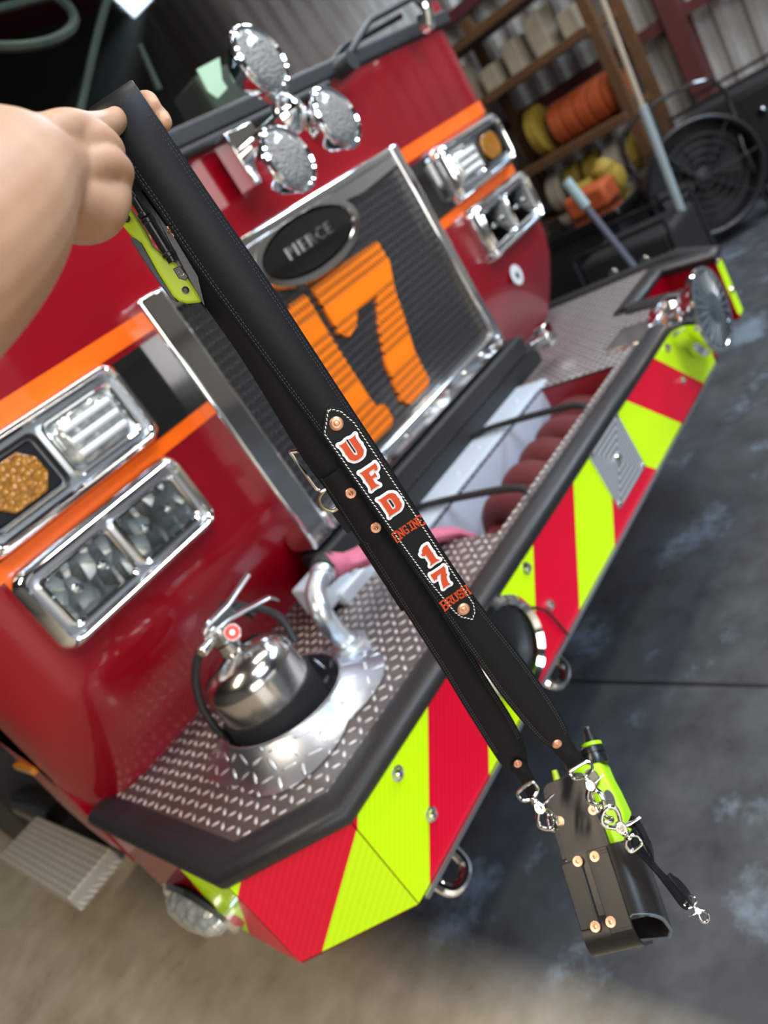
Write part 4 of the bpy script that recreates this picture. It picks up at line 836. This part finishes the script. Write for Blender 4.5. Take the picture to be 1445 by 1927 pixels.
# ------------------------------------------------------------------ the radio in its holster
ht, hb = CP(1114, 1597, .885), CP(1170, 1775, .835)
av = (hb - ht).normalized(); cam_d = (ht - V((0, 0, H))).normalized()
bv = V((CAMR * .97 + CAMU * .24)); bv = (bv - av * bv.dot(av)).normalized(); cv = bv.cross(av).normalized()
if cv.dot(cam_d) > 0: cv = -cv
rot = math.radians(27)                         # turn the narrow side a little towards the viewer
bv, cv = (bv * math.cos(rot) + cv * math.sin(rot)), (cv * math.cos(rot) - bv * math.sin(rot))
LP = (hb - ht).length
HO = ht
def HP(b, a, c): return HO + bv * b + av * a + cv * c
hol = thing('radio_holster', 'black leather radio holster with copper rivets hanging at the strap end', 'radio holster', HP(0, LP, -.02))
def hsec(grow=0., flare=0., left=-.040, right=.046, dep=.056):
    g = grow; pts_ = [(left - g, -dep - g), (left - g, -.010), (left + .006 - g, 0 + g)]
    pts_ += [(right - .030, 0 + g)]
    for k in range(1, 9):
        a = math.radians(90 - 90 * k / 8); pts_.append((right - .030 + (.030 + g) * math.cos(a), -.030 + (.030 + g) * math.sin(a)))
    pts_ += [(right + g, -dep + .012), (right - .008 + g, -dep - g)]
    return pts_
def hbody(a_list, grow=0., inner=.0032):
    bm = B(); rs = []
    for a, g, *o in a_list: rs.append([HP(b + (o[0] if o else 0), a, c) for b, c in hsec(grow + g)])
    for a, g, *o in a_list[::-1]: rs.append([HP(b + (o[0] if o else 0), a, c) for b, c in hsec(grow + g - inner)])
    rs.append(rs[0]); rings(bm, rs, cap=False); bmesh.ops.remove_doubles(bm, verts=bm.verts, dist=1e-6); return bm
# main shell: pocket, cut on a slant at the drain end
def slant(b, c): return (-.42 * max(0., c + .050) + .35 * max(0., -.030 - c)) * min(1., max(0., (b - .004) / .014))
_hp = HP
def hbody2():
    bm = B(); rs = []
    for a, g in ((0., 0.), (.03, .0005), (.06, .0005), (LP * .80, .0002), (LP * .96, 0.)): rs.append([HP(b, a + (slant(b, c) if a > LP * .9 else 0), c) for b, c in hsec(g)])
    for a, g in ((LP * .96, 0.), (LP * .6, 0.), (0., 0.)): rs.append([HP(b, a + (slant(b, c) if a > LP * .9 else 0), c) for b, c in hsec(g - .0032)])
    rs.append(rs[0]); rings(bm, rs, cap=False); bmesh.ops.remove_doubles(bm, verts=bm.verts, dist=1e-6); return bm
hm = obj('pocket', hbody2(), 'leather_holster', hol, smooth=50)
bm = B(); rp_ = [HP(b, LP * .96 + slant(b, c), c) for b, c in hsec(-.0016)][3:]; tube(bm, rp_, .0021, 8); obj('pocket_rim', bm, simple('grey_leather_edge', (.10, .12, .14), .45, bscale=500, bstr=.4, bdist=.0004), hol)
bm = B(); rings(bm, [[HP(b, LP * .66, c) for b, c in hsec(-.0035)], [HP(b, LP * .65, c) for b, c in hsec(-.0035)]]); obj('pocket_floor', bm, 'dark', hol)
# boot strap closing the bottom from the front, leaving the round drain opening at the side
bm = B(); rs = []
for t in [k / 10 for k in range(11)]:
    ang = math.radians(90 * t); a = LP * .90 + .017 * math.sin(ang); c = .001 - .022 * (1 - math.cos(ang)); rs.append((a, c))
rs = [(LP * .70, .0014)] + rs + [(LP * .90 + .017, -.050)]
R2 = []
for a, c in rs:
    R2.append([HP(-.041, a, c + .0), HP(.018, a, c + .0), HP(.018, a - .003, c - .003), HP(-.041, a - .003, c - .003)])
rings(bm, R2); obj('boot', bm, 'leather_holster', hol, smooth=60)
# tall back panel
bp_poly = [(-.040, .004), (-.040, -.070), (-.037, -.079), (-.030, -.083), (.008, -.085), (.016, -.082), (.020, -.074), (.022, .004)]
bm = B(); prism(bm, bp_poly, HO, bv, av, cv, -.0042, -.0006); obj('tall_panel', bm, 'leather_holster', hol, bev=.001)
# narrow wall turning the tall panel round the radio
bm = B(); prism(bm, [(-.006, .004), (-.006, -.076), (-.050, -.070), (-.050, .004)], HP(-.040, 0, 0), cv, av, bv, -.001, .0022); obj('side_wall', bm, 'leather_holster', hol, bev=.001)
# belt loop panel at the left and pocket overlay
bm = B(); prism(bm, [(-.0415, .008), (-.020, .006), (-.0165, .012), (-.0165, LP * .80), (-.0405, LP * .80)], HO, bv, av, cv, .0, .0042); obj('belt_loop', bm, 'leather_holster', hol, bev=.0012)
bm = B(); prism(bm, [(-.008, .001), (.018, .001), (.018, LP * .90), (-.008, LP * .90)], HO, bv, av, cv, .0, .0026); obj('pocket_overlay', bm, 'leather_holster', hol, bev=.0009)
def hst(pts2, cc, name='pocket_stitching', wrap=False):
    bm = B()
    for (b0, a0), (b1, a1) in pts2:
        n = max(2, int(math.hypot(b1 - b0, a1 - a0) / .0026))
        for k in range(n):
            t0, t1 = k / n, (k + .62) / n; tube(bm, [HP(b0 + (b1 - b0) * t0, a0 + (a1 - a0) * t0, cc), HP(b0 + (b1 - b0) * t1, a0 + (a1 - a0) * t1, cc)], .00042, 5)
    return obj(name, bm, 'thread_k', hol)
hst([((-.0055, .006), (-.0055, LP * .88)), ((-.003, .006), (-.003, LP * .88)), ((-.003, .0045), (.018, .0045)), ((-.003, .0075), (.018, .0075)), ((-.003, LP * .86), (.018, LP * .86)), ((-.003, LP * .885), (.018, LP * .885))], .0028)
hst([((-.0372, -.076), (-.0372, .0)), ((-.0345, -.078), (-.0345, 0.)), ((.0175, -.078), (.0195, 0.)), ((.0150, -.078), (.0170, 0.))], -.0004, 'panel_stitching')
hst([((-.0190, .012), (-.0190, LP * .78)), ((-.0385, .012), (-.0385, LP * .78))], .0044, 'loop_stitching')
def hriv(px, py, c, ring=True, r=.0058):
    # meet the leather plane c seen at this spot
    o = HP(0, 0, c); rd = ray(px, py); e0_ = V((0, 0, H)); t = (o - e0_).dot(cv) / rd.dot(cv); rivet(e0_ + rd * t, r, hol, cv, ring)
for px, py, c, rg in ((1087, 1621, .0042, 1), (1119, 1612, .0026, 1), (1120, 1744, .0042, 1), (1149, 1735, .0026, 1), (1053, 1546, -.0006, 0), (1116, 1524, -.0006, 1)): hriv(px, py, c, bool(rg))
# rings on the holster
def link(pts_, r=.0016, name='link_ring', parent=hol): return obj(name, tube(B(), pts_, r, 8, True, sm=4), 'steel', parent)
link([CP(1030, 1536, .866), CP(1039, 1533, .862), CP(1044, 1546, .86), (CP(1047, 1560, .858)), CP(1040, 1564, .86), CP(1033, 1555, .864)], .0014)
link([CP(1115, 1493, .822), CP(1124, 1490, .818), CP(1134, 1505, .816), CP(1136, 1525, .818), CP(1128, 1532, .822), CP(1119, 1515, .824)], .0016)
link([CP(1130, 1522, .826), CP(1127, 1534, .822), CP(1136, 1544, .818), CP(1150, 1546, .818), CP(1152, 1540, .822), CP(1140, 1536, .826)], .0020, 'dee_ring')
# radio
HP0 = HP
def HP(b, a, c): return HP0(b + .009, a, c)
HO_ = HO + bv * .009
rad = thing('portable_radio', 'lime and black portable radio standing in the leather holster', 'radio', HP(.01, LP * .8, -.03))
def rprism(b0, b1, a0, a1, c0, c1, mat, name, bev=.004, par=rad):
    bm = B(); 
    vs = [HP(b, a, c) for b, a, c in ((b0, a0, c0), (b1, a0, c0), (b1, a1, c0), (b0, a1, c0), (b0, a0, c1), (b1, a0, c1), (b1, a1, c1), (b0, a1, c1))]
    q_ = [bm.verts.new(v) for v in vs]
    for f in ((0, 3, 2, 1), (4, 5, 6, 7), (0, 1, 5, 4), (1, 2, 6, 5), (2, 3, 7, 6), (3, 0, 4, 7)): bm.faces.new([q_[i] for i in f])
    return obj(name, bm, mat, par, bev=bev, bseg=4)
# body: right edge narrows at the waist
bm = B(); prism(bm, [(-.010, .052), (-.010, -.088), (-.002, -.094), (.022, -.094), (.030, -.088), (.031, -.070), (.034, -.055), (.037, -.030), (.028, -.004), (.024, .052)], HO_, bv, av, cv, -.046, -.012); obj('radio_body', bm, 'lime', rad, bev=.005, bseg=4)
rprism(-.034, -.009, -.075, .052, -.046, -.008, 'plastic', 'battery', .004)
bm = B(); lathe(bm, [(0, .0155), (.004, .0165), (.010, .0165), (.0105, .0145), (.013, .0145), (.0135, .0165), (.020, .0160), (.022, .012)], HP(.020, -.090, -.027), -av, 28); obj('radio_collar', bm, 'plastic', rad)
bm = B(); lathe(bm, [(0, .0125), (.004, .0125), (.005, .010)], HP(.022, -.112, -.027), -av, 28); obj('lime_ring', bm, 'lime', rad)
bm = B(); lathe(bm, [(0, .0085), (.006, .0080), (.010, .0062), (.016, .0065), (.020, .0045), (.021, .002)], HP(.023, -.116, -.027), -av, 22); obj('channel_knob', bm, 'plastic', rad)
bm = B(); lathe(bm, [(0, .0060), (.018, .0055), (.022, .0048), (.040, .0040), (.045, .002)], HP(-.014, -.086, -.030), -av, 16); obj('antenna_stub', bm, 'plastic', rad)
bm = B(); lathe(bm, [(0, .0045), (.018, .0045), (.030, .0035)], HP(-.036, -.070, -.030), -av, 14); obj('accessory_plug', bm, 'lime_y', rad)
bm = B(); prism(bm, [(.006 * math.cos(t) + .027, .011 * math.sin(t) - .046) for t in [k * math.pi / 10 for k in range(20)]], HO_, bv, av, cv, -.010, -.0078); obj('side_grip', bm, 'grip', rad, bev=.0008)
bm = B(); prism(bm, [(.009 * math.cos(t) + .014, .011 * math.sin(t) - .074) for t in [k * math.pi / 10 for k in range(20)]], HO_, bv, av, cv, -.010, -.0078); obj('side_button', bm, 'plastic', rad, bev=.0008)
bm = B(); lathe(bm, [(0, .005), (.002, .0045), (.003, .002)], HP(.031, -.012, -.0092), cv, 18); obj('lower_button', bm, 'plastic', rad)
HP = HP0
# ------------------------------------------------------------------ anti sway strap clipped to the ring
asw = thing('anti_sway_strap', 'short black leather anti-sway strap trailing from the holster ring', 'leather strap', CP(1250, 1640, .84))
snap(CP(1193, 1588, .822), CP(1140, 1522, .818), .0085, asw, flip=1)
def ribbon3(pts_, wd, th, nrm, mat, name, parent, sm=5):
    P = smooth_pts(pts_, sm); rs = []; wds = wd if isinstance(wd, (list, tuple)) else [wd] * len(pts_)
    for i, p in enumerate(P):
        d = (P[min(i + 1, len(P) - 1)] - P[max(0, i - 1)]).normalized(); n = (nrm - d * nrm.dot(d)).normalized(); s = d.cross(n); t = i / sm; k = min(int(t), len(wds) - 2); w2 = (wds[k] * (1 - (t - k)) + wds[k + 1] * (t - k)) / 2
        rs.append([p + s * w2 + n * th / 2, p - s * w2 + n * th / 2, p - s * w2 - n * th / 2, p + s * w2 - n * th / 2])
    bm = B(); rings(bm, rs); return obj(name, bm, mat, parent, bev=.0006)
nr = (CAMB * .45 + CAMR * .8 + CAMU * .45).normalized()
ribbon3([CP(1183, 1556, .830), CP(1196, 1548, .828), CP(1206, 1562, .826), CP(1216, 1582, .826), CP(1222, 1596, .828)], .016, .003, nr, 'leather', 'upper_loop', asw)
ribbon3([CP(1190, 1562, .834), CP(1198, 1590, .832), CP(1218, 1616, .830), CP(1240, 1642, .828), CP(1262, 1668, .826), CP(1284, 1696, .824), CP(1296, 1702, .822)], [.020, .020, .013, .011, .016, .018, .014], .0034, nr, 'leather', 'lower_strap', asw)
ribbon3([CP(1212, 1578, .822), CP(1222, 1592, .820), CP(1228, 1612, .824)], .014, .003, nr, 'leather', 'upper_loop_end', asw)
ribbon3([CP(1257, 1645, .820), CP(1272, 1660, .815), CP(1290, 1680, .814), CP(1300, 1694, .816)], [.010, .015, .015, .012], .0032, nr, 'leather', 'lower_tab', asw)
snap(CP(1298, 1697, .818), CP(1330, 1734, .812), .007, asw, flip=1)
# ------------------------------------------------------------------ microphone clipped behind the strap below the hand
mic = thing('radio_microphone', 'lime and black handheld microphone clipped behind the strap below the hand', 'radio microphone', SP(-.05, .02, -.046))
def QP(px, py, n_): return SP(*WZ(px, py, n_), n_)
nf = -.030
poly = [(221, 398), (228, 386), (239, 384), (254, 406), (270, 430), (287, 464), (311, 484), (330, 495), (350, 520), (371, 552), (380, 569), (352, 572), (336, 567), (325, 558), (296, 512), (266, 458), (246, 444), (226, 420)]
def mshape(poly, n0, n1, mat, name, bev=.002):
    bm = B(); P = [WZ(px, py, n0) for px, py in poly]; prism(bm, P, S0 + V((0, 0, H)), EW, Z_, EN, n1, n0); return obj(name, bm, mat, mic, bev=bev, bseg=3)
mshape(poly, nf, nf - .024, 'lime_y', 'microphone_body', .0025)
mshape([(244, 446), (256, 447), (266, 458), (296, 512), (328, 560), (335, 570), (322, 563), (298, 532), (268, 487), (248, 456)], nf - .001, nf - .020, 'grip', 'side_grip', .001)
mshape([(243, 372), (262, 392), (300, 455), (345, 525), (392, 590), (370, 560), (385, 575), (372, 520), (330, 450), (285, 388), (262, 355)], nf - .006, nf - .026, 'plastic', 'microphone_back', .001)
for px, py in ((238, 411), (349, 546)):
    c = QP(px, py, nf); bm = B(); lathe(bm, [(0, .0032), (.0008, .0032), (.0006, .002), (-.001, .0016)], c, EN, 20, cap=True); s = obj('case_screw', bm, 'plastic', mic)
mshape([(325, 506), (338, 500), (354, 520), (350, 528), (336, 524)], nf + .0012, nf - .002, 'plastic', 'power_button', .0005)
bm = B(); c = QP(341, 514, nf + .0014); tube(bm, [c + EW * .0022 * math.cos(a) + Z_ * .0022 * math.sin(a) for a in [math.radians(k) for k in range(120, 400, 20)]], .0003, 6); obj('button_symbol', bm, 'alu', mic)
bm = B(); p, q = QP(268, 398, -.024), QP(326, 492, -.026); d = q - p
lathe(bm, [(-.012, .0040), (0, .0042), (.001, .0058), (.004, .0058), (.0045, .0045), (.006, .0058), (.009, .0058), (.010, .0050), (d.length * .8, .0050), (d.length * .82, .0058), (d.length * .88, .0058), (d.length * .9, .0045), (d.length, .0045)], p, d, 18); obj('clip_barrel', bm, 'plastic', mic)
bm = B(); tube(bm, [QP(232, 340, -.030), QP(240, 358, -.028), QP(255, 380, -.026), QP(268, 398, -.025)], [.006, .006, .0045, .004], 12, sm=3); obj('clip_cap', bm, 'plastic', mic)
# ------------------------------------------------------------------ hand and forearm
hand = thing('person', 'person out of frame, bare left arm and fist raising the black strap', 'person', CP(60, 420, .44))
def skin_mesh(nodes, edges, name, parent, mat='skin', sub=3, root=0):
    me = bpy.data.meshes.new(name); me.from_pydata([tuple(n[0]) for n in nodes], edges, []); o = bpy.data.objects.new(name, me); C.objects.link(o)
    sk = o.modifiers.new('skin', 'SKIN'); sk.use_smooth_shade = True; sk.branch_smoothing = .6
    for i, n in enumerate(nodes):
        r = n[1]; me.skin_vertices[0].data[i].radius = r if isinstance(r, tuple) else (r, r); me.skin_vertices[0].data[i].use_root = (i == root)
    sb = o.modifiers.new('sub', 'SUBSURF'); sb.levels = sub; sb.render_levels = sub
    bpy.context.view_layer.update(); m2 = bpy.data.meshes.new_from_object(o.evaluated_get(bpy.context.evaluated_depsgraph_get())); bpy.data.objects.remove(o)
    return m2
def limb(bm, pl, sm=6, seg=24, flat=1.):
    P = smooth_pts([CP(*q[:3]) for q in pl], sm); Rr = smooth_pts([V((q[3], 0, 0)) for q in pl], sm); n = len(P); rs = []; s = None
    d0 = (P[1] - P[0]).normalized(); d1 = (P[-1] - P[-2]).normalized()
    sec = [(P[0] - d0 * Rr[0].x * math.sin(t), d0, Rr[0].x * math.cos(t)) for t in (1.5, 1.1, .7, .35)]
    sec += [(P[i], (P[min(n - 1, i + 1)] - P[max(0, i - 1)]).normalized(), Rr[i].x) for i in range(n)]
    sec += [(P[-1] + d1 * Rr[-1].x * math.sin(t), d1, Rr[-1].x * math.cos(t)) for t in (.35, .7, 1.1, 1.5)]
    for p, d, r in sec:
        s = frame(d, CAMB)[0] if s is None else (s - d * s.dot(d)).normalized(); u = s.cross(d).normalized()
        rs.append([p + (s * math.cos(k * 2 * math.pi / seg) + u * math.sin(k * 2 * math.pi / seg) * flat) * r for k in range(seg)])
    rings(bm, rs)
bm = B()
limb(bm, [(-420, 640, .34, .062), (-240, 545, .36, .060), (-75, 425, .395, .052), (15, 335, .445, .0415), (70, 312, .485, .0325), (105, 318, .51, .0320), (140, 318, .535, .0300), (165, 322, .555, .0255)], flat=.92)
limb(bm, [(100, 378, .47, .018), (138, 392, .50, .0225), (174, 394, .52, .0215), (203, 374, .537, .0165), (218, 346, .552, .0110)])
limb(bm, [(88, 256, .47, .0130), (130, 246, .505, .0140), (172, 246, .54, .0125), (212, 230, .590, .0100), (250, 206, .617, .0092), (276, 190, .613, .0082), (287, 202, .602, .0070)])
limb(bm, [(150, 262, .56, .0120), (200, 262, .60, .0108), (255, 244, .620, .0094), (296, 220, .614, .0080), (309, 231, .603, .0066)])
limb(bm, [(115, 288, .49, .0125), (150, 268, .510, .0135), (182, 266, .528, .0130), (205, 282, .545, .0115), (208, 300, .556, .0095)])
limb(bm, [(130, 330, .49, .0125), (165, 312, .508, .0135), (198, 308, .526, .0132), (222, 322, .542, .0115), (222, 342, .553, .0095)])
tmp = obj('tmp', bm, 'skin', None)
rm = tmp.modifiers.new('fuse', 'REMESH'); rm.mode = 'VOXEL'; rm.voxel_size = .0021; rm.use_smooth_shade = True
sm_ = tmp.modifiers.new('soft', 'SMOOTH'); sm_.iterations = 6; sm_.factor = .55
bpy.context.view_layer.update(); me2 = bpy.data.meshes.new_from_object(tmp.evaluated_get(bpy.context.evaluated_depsgraph_get())); bpy.data.objects.remove(tmp)
bm = B(); bm.from_mesh(me2); obj('body', bm, 'skin', hand, smooth=180)
# ------------------------------------------------------------------ background
shelf = thing('storage_shelf', 'brown wooden wall shelving holding rolled hose, against the corrugated wall', 'shelf', (6.8, 3.5, 0))
for z in (2.02, 1.56, .88, .38):
    obj('shelf_board', box(B(), (6.35, 2.62, z), (7.02, 5.0, z + .07)), 'wood', shelf, bev=.005)
for y in (2.60, 3.8, 5.0):
    obj('shelf_post', box(B(), (6.38, y - .04, 0), (6.46, y + .04, 2.25)), 'wood', shelf)
    obj('shelf_post', box(B(), (6.94, y - .04, 0), (7.02, y + .04, 2.25)), 'wood', shelf)
def roll(x, y, z, r, wd, mat, label, cat='hose roll', grp=None, tilt=0.):
    t = thing('hose_roll', label, cat, (x, y, z), grp)
    ax = V((math.sin(tilt), math.cos(tilt), 0)); bm = B()
    lathe(bm, [(-wd / 2, r * .25), (-wd / 2, r * .9), (-wd / 2 * .8, r), (wd / 2 * .8, r), (wd / 2, r * .9), (wd / 2, r * .25)], (x, y, z + r), ax, 32); obj('rolled_jacket', bm, mat, t)
    bm = B(); lathe(bm, [(-wd / 2 - .02, r * .22), (-wd / 2 - .02, r * .12), (wd / 2 + .02, r * .12), (wd / 2 + .02, r * .22)], (x, y, z + r), ax, 16); obj('coupling', bm, 'casting', t)
ords = ('first', 'second', 'third', 'fourth', 'fifth', 'sixth', 'seventh')
for k in range(5): roll(6.62, 2.72 + k * .125, .95, .165, .115, 'orangehose', 'orange hose roll on the middle shelf, ' + ords[k] + ' counted away from the steel post', grp='orange hose rolls on the middle shelf')
roll(6.62, 3.42, .95, .20, .10, 'yellowhose', 'dull yellow hose roll standing left of the orange rolls')
for k in range(5): roll(6.62, 2.74 + k * .19, .45, .17, .13, ('yellowhose', 'tanhose', 'yellowhose', 'yellowhose', 'tanhose')[k], ('yellow', 'tan', 'yellow', 'yellow', 'tan')[k] + ' hose roll on the low shelf, ' + ords[k] + ' counted away from the steel post', grp='hose rolls on the low shelf')
for k in range(7):
    bm = B(); x, y = 6.62, 2.80 + k * .26; box(bm, (x - .12, y - .07 - .01 * (k % 2), 1.63), (x + .12, y + .07, 1.63 + .18 + .06 * ((k * 2) % 3))); tag(obj('storage_tin', bm, 'tanhose', bev=.01), 'tan tin on the upper shelf, ' + ords[k] + ' counted away from the steel post', 'tin', 'tan tins on the upper shelf')
# spare objects lower left of the fan: orange and yellow items on the floor
def on_floor(px, py): return onZ(px, py, 0.)
bm = B(); p = onX(1070, 300, 5.6); q = onX(1015, 330, 5.6)
def stand_box(name, label, cat, c, sx, sy, sz, mat, z0=0):
    o = box(B(), (c.x - sx / 2, c.y - sy / 2, z0), (c.x + sx / 2, c.y + sy / 2, z0 + sz)); return tag(obj(name, o, mat, bev=.02), label, cat)
# dark work bench along the wall under the shelf
bench = thing('work_bench', 'black low work bench standing in front of the hose shelving', 'bench', (5.4, 3.6, 0))
obj('bench_top', box(B(), (5.0, 2.35, .50), (5.75, 4.6, .56)), 'blackpaint', bench, bev=.01)
obj('bench_body', box(B(), (5.05, 2.4, .06), (5.7, 4.55, .50)), 'rubber_m', bench, bev=.01)
for xx, yy in ((5.07, 2.42), (5.64, 2.42), (5.07, 4.5), (5.64, 4.5)): obj('bench_leg', box(B(), (xx, yy, 0), (xx + .05, yy + .05, .07)), 'rubber_m', bench)
def on_bench(px, py): return onZ(px, py, .56)
c = onX(1075, 292, 5.35); t_ = obj('orange_case', box(B(), (c.x - .12, c.y - .16, .56), (c.x + .12, c.y + .16, .72)), 'orangehose', bev=.03); tag(t_, 'orange tool case lying on the black bench', 'case')
c = onX(1110, 318, 5.6); bm = B(); lathe(bm, [(-.2, .06), (-.18, .09), (.18, .09), (.2, .06)], (c.x, c.y, .65), (0, 1, 0), 20); tag(obj('yellow_air_cylinder', bm, 'yellowhose'), 'yellow cylinder lying on the black bench', 'cylinder')
c = onX(1120, 285, 5.6); bm = B(); lathe(bm, [(0, .09), (.20, .09), (.24, .05), (.26, .03)], (c.x, c.y, .56), Z_, 20); tag(obj('yellow_jug', bm, 'yellowhose'), 'yellow jug standing on the bench beside the long pole', 'jug')
# PPV fan
fc = onX(1320, 335, 5.4); 
fan = thing('ventilation_fan', 'black round ventilation fan on small wheels, right of the bumper end', 'fan', (fc.x, fc.y, 0))
fn = (V((0, 0, H)) - V((fc.x, fc.y, H))); fn.z = 0; fn = (fn.normalized() + V((0, -.25, .12))).normalized(); fs, fu = frame(fn); fz = max(.36, fc.z)
fcc = V((fc.x, fc.y, fz)); fr_ = .345
bm = B(); lathe(bm, [(-.11, fr_), (-.10, fr_ + .02), (.10, fr_ + .02), (.115, fr_ + .005), (.10, fr_ - .01), (-.10, fr_ - .01), (-.11, fr_)], fcc, fn, 48, cap=False); obj('fan_shroud', bm, 'rubber', fan)
bm = B()
for rr2 in (.06, .11, .16, .21, .26): tube(bm, [fcc + fn * .11 + fs * rr2 * math.cos(a) + fu * rr2 * math.sin(a) for a in [k * math.pi / 18 for k in range(36)]], .003, 6, True)
for k in range(8): a = k * math.pi / 4; tube(bm, [fcc + fn * .11, fcc + fn * .11 + (fs * math.cos(a) + fu * math.sin(a)) * fr_], .003, 6)
obj('fan_guard', bm, 'rubber_m', fan)
for k in range(5):
    a = k * 2 * math.pi / 5; r1 = fs * math.cos(a) + fu * math.sin(a); r2_ = fn.cross(r1); bm = B()
    rings(bm, [[fcc + r1 * .04 + r2_ * .03 + fn * .02, fcc + r1 * .04 - r2_ * .03 - fn * .02, fcc + r1 * .04 - r2_ * .03 - fn * .026, fcc + r1 * .04 + r2_ * .03 + fn * .014], [fcc + r1 * .27 + r2_ * .07 + fn * .03, fcc + r1 * .27 - r2_ * .05 - fn * .02, fcc + r1 * .27 - r2_ * .05 - fn * .026, fcc + r1 * .27 + r2_ * .07 + fn * .024]]); obj('fan_blade', bm, 'rubber_m', fan)
bm = B(); lathe(bm, [(-.12, fr_), (-.115, fr_)], fcc, fn, 40); obj('fan_back', bm, 'rubber_m', fan)
bm = B(); lathe(bm, [(-.1, .06), (.03, .06), (.05, .03)], fcc, fn, 24); obj('fan_motor', bm, 'rubber', fan)
bm = B(); lo = fz - fr_ - .02
tube(bm, [fcc - fs * .30, V((fcc.x, fcc.y, 0)) - fs * .30 + Z_ * .08], .015, 8); tube(bm, [fcc + fs * .30, V((fcc.x, fcc.y, 0)) + fs * .30 + Z_ * .08], .015, 8); tube(bm, [fcc - fs * .30 - fn * .05, fcc - fs * .30 - fn * .15 + Z_ * .5, fcc + fs * .30 - fn * .15 + Z_ * .5, fcc + fs * .30 - fn * .05], .014, 8, sm=4); obj('fan_frame', bm, 'blackpaint', fan)
for sg in (-1, 1):
    bm = B(); c = V((fcc.x, fcc.y, .085)) + fs * .34 * sg; lathe(bm, [(-.025, .03), (-.025, .08), (-.015, .085), (.015, .085), (.025, .08), (.025, .03)], c, fs, 24); wh = obj('fan_wheel', bm, 'rubber', fan); bm = B(); lathe(bm, [(-.028, .03), (.028, .03)], c, fs, 16); obj('wheel_hub', bm, 'steel', wh)
# long pole beside the fan
p1, p0 = onX(1118, -40, 4.7), onX(1262, 345, 4.7); dr = (p0 - p1).normalized(); ft = p1 + dr * ((p1.z - .0) / -dr.z)
pk = thing('pike_pole', 'long pale grey pole standing between the hose shelf and the fan', 'pole', ft)
mid = p1 + dr * ((p0 - p1).length * .60)
obj('thin_shaft', tube(B(), [p1 - dr * .4, mid], .016, 12), 'tanhose', pk); obj('thick_shaft', tube(B(), [mid, ft], .026, 12), 'pole', pk)
bm = B(); tube(bm, [p1 - dr * .4, p1 - dr * .52, p1 - dr * .55 + Y_ * .06, p1 - dr * .48 + Y_ * .09], .012, 8, sm=4); obj('pole_hook', bm, 'steel', pk)
a_, b_ = onX(1064, 340, 3.9), onX(1140, 438, 3.9); dr = (b_ - a_).normalized(); ft2 = a_ + dr * (a_.z / -dr.z)
hd_ = thing('broom', 'short pale and grey handle leaning just beyond the truck corner', 'broom', ft2)
md_ = a_ + dr * ((b_ - a_).length * .5)
obj('pale_grip', tube(B(), [a_, md_], .028, 12), simple('pale_teal_grip', (.30, .42, .42), .5, bscale=40), hd_); obj('grey_handle', tube(B(), [md_, ft2 + Z_ * .06], .018, 12), simple('slate_handle', (.10, .11, .15), .5, bscale=40), hd_)
obj('broom_head', box(B(), (ft2.x - .12, ft2.y - .04, 0), (ft2.x + .12, ft2.y + .04, .08)), 'rubber_m', hd_, bev=.01)
# black machines beyond the bumper end
def machine(px, py, X, wz, label, name='portable_generator'):
    c = onX(px, py, X); t = thing(name, label, 'generator', (c.x, c.y, 0)); sx, sy, sz = wz
    obj('machine_body', box(B(), (c.x - sx / 2, c.y - sy / 2, .08), (c.x + sx / 2, c.y + sy / 2, sz)), 'rubber_m', t, bev=.04, bseg=3)
    for xx in (c.x - sx / 2, c.x + sx / 2):
        bm = B(); tube(bm, [(xx, c.y - sy / 2, .0), (xx, c.y - sy / 2, sz + .06), (xx, c.y + sy / 2, sz + .06), (xx, c.y + sy / 2, .0)], .018, 10); obj('tube_frame', bm, 'blackpaint', t)
    bm = B()
    for k in range(5): disc(bm, (c.x - sx / 2 - .001, c.y - sy * .35 + sy * .17 * k, sz * (.5 + .25 * (k % 2))), (-1, 0, 0), .03, .01)
    obj('control_knobs', bm, 'steel', t)
    for sy_ in (-1, 1):
        bm = B(); lathe(bm, [(-.03, .04), (-.03, .10), (.03, .10), (.03, .04)], (c.x - sx * .3, c.y + sy_ * (sy / 2 + .03), .10), (0, 1, 0), 24); obj('machine_wheel', bm, 'rubber', t)
        bm = B(); box(bm, (c.x + sx * .3, c.y + sy_ * sy * .4 - .02, 0), (c.x + sx * .3 + .04, c.y + sy_ * sy * .4 + .02, .09)); obj('machine_foot', bm, 'rubber', t)
machine(1180, 412, 4.6, (.5, .6, .45), 'black generator on wheels nearest the far bumper end')
machine(1405, 190, 6.3, (.6, .8, .72), 'tall black machine standing right of the fan below the corrugated wall')
machine(1215, 310, 5.95, (.4, .45, .55), 'black machine behind the fan in front of the red steel post')
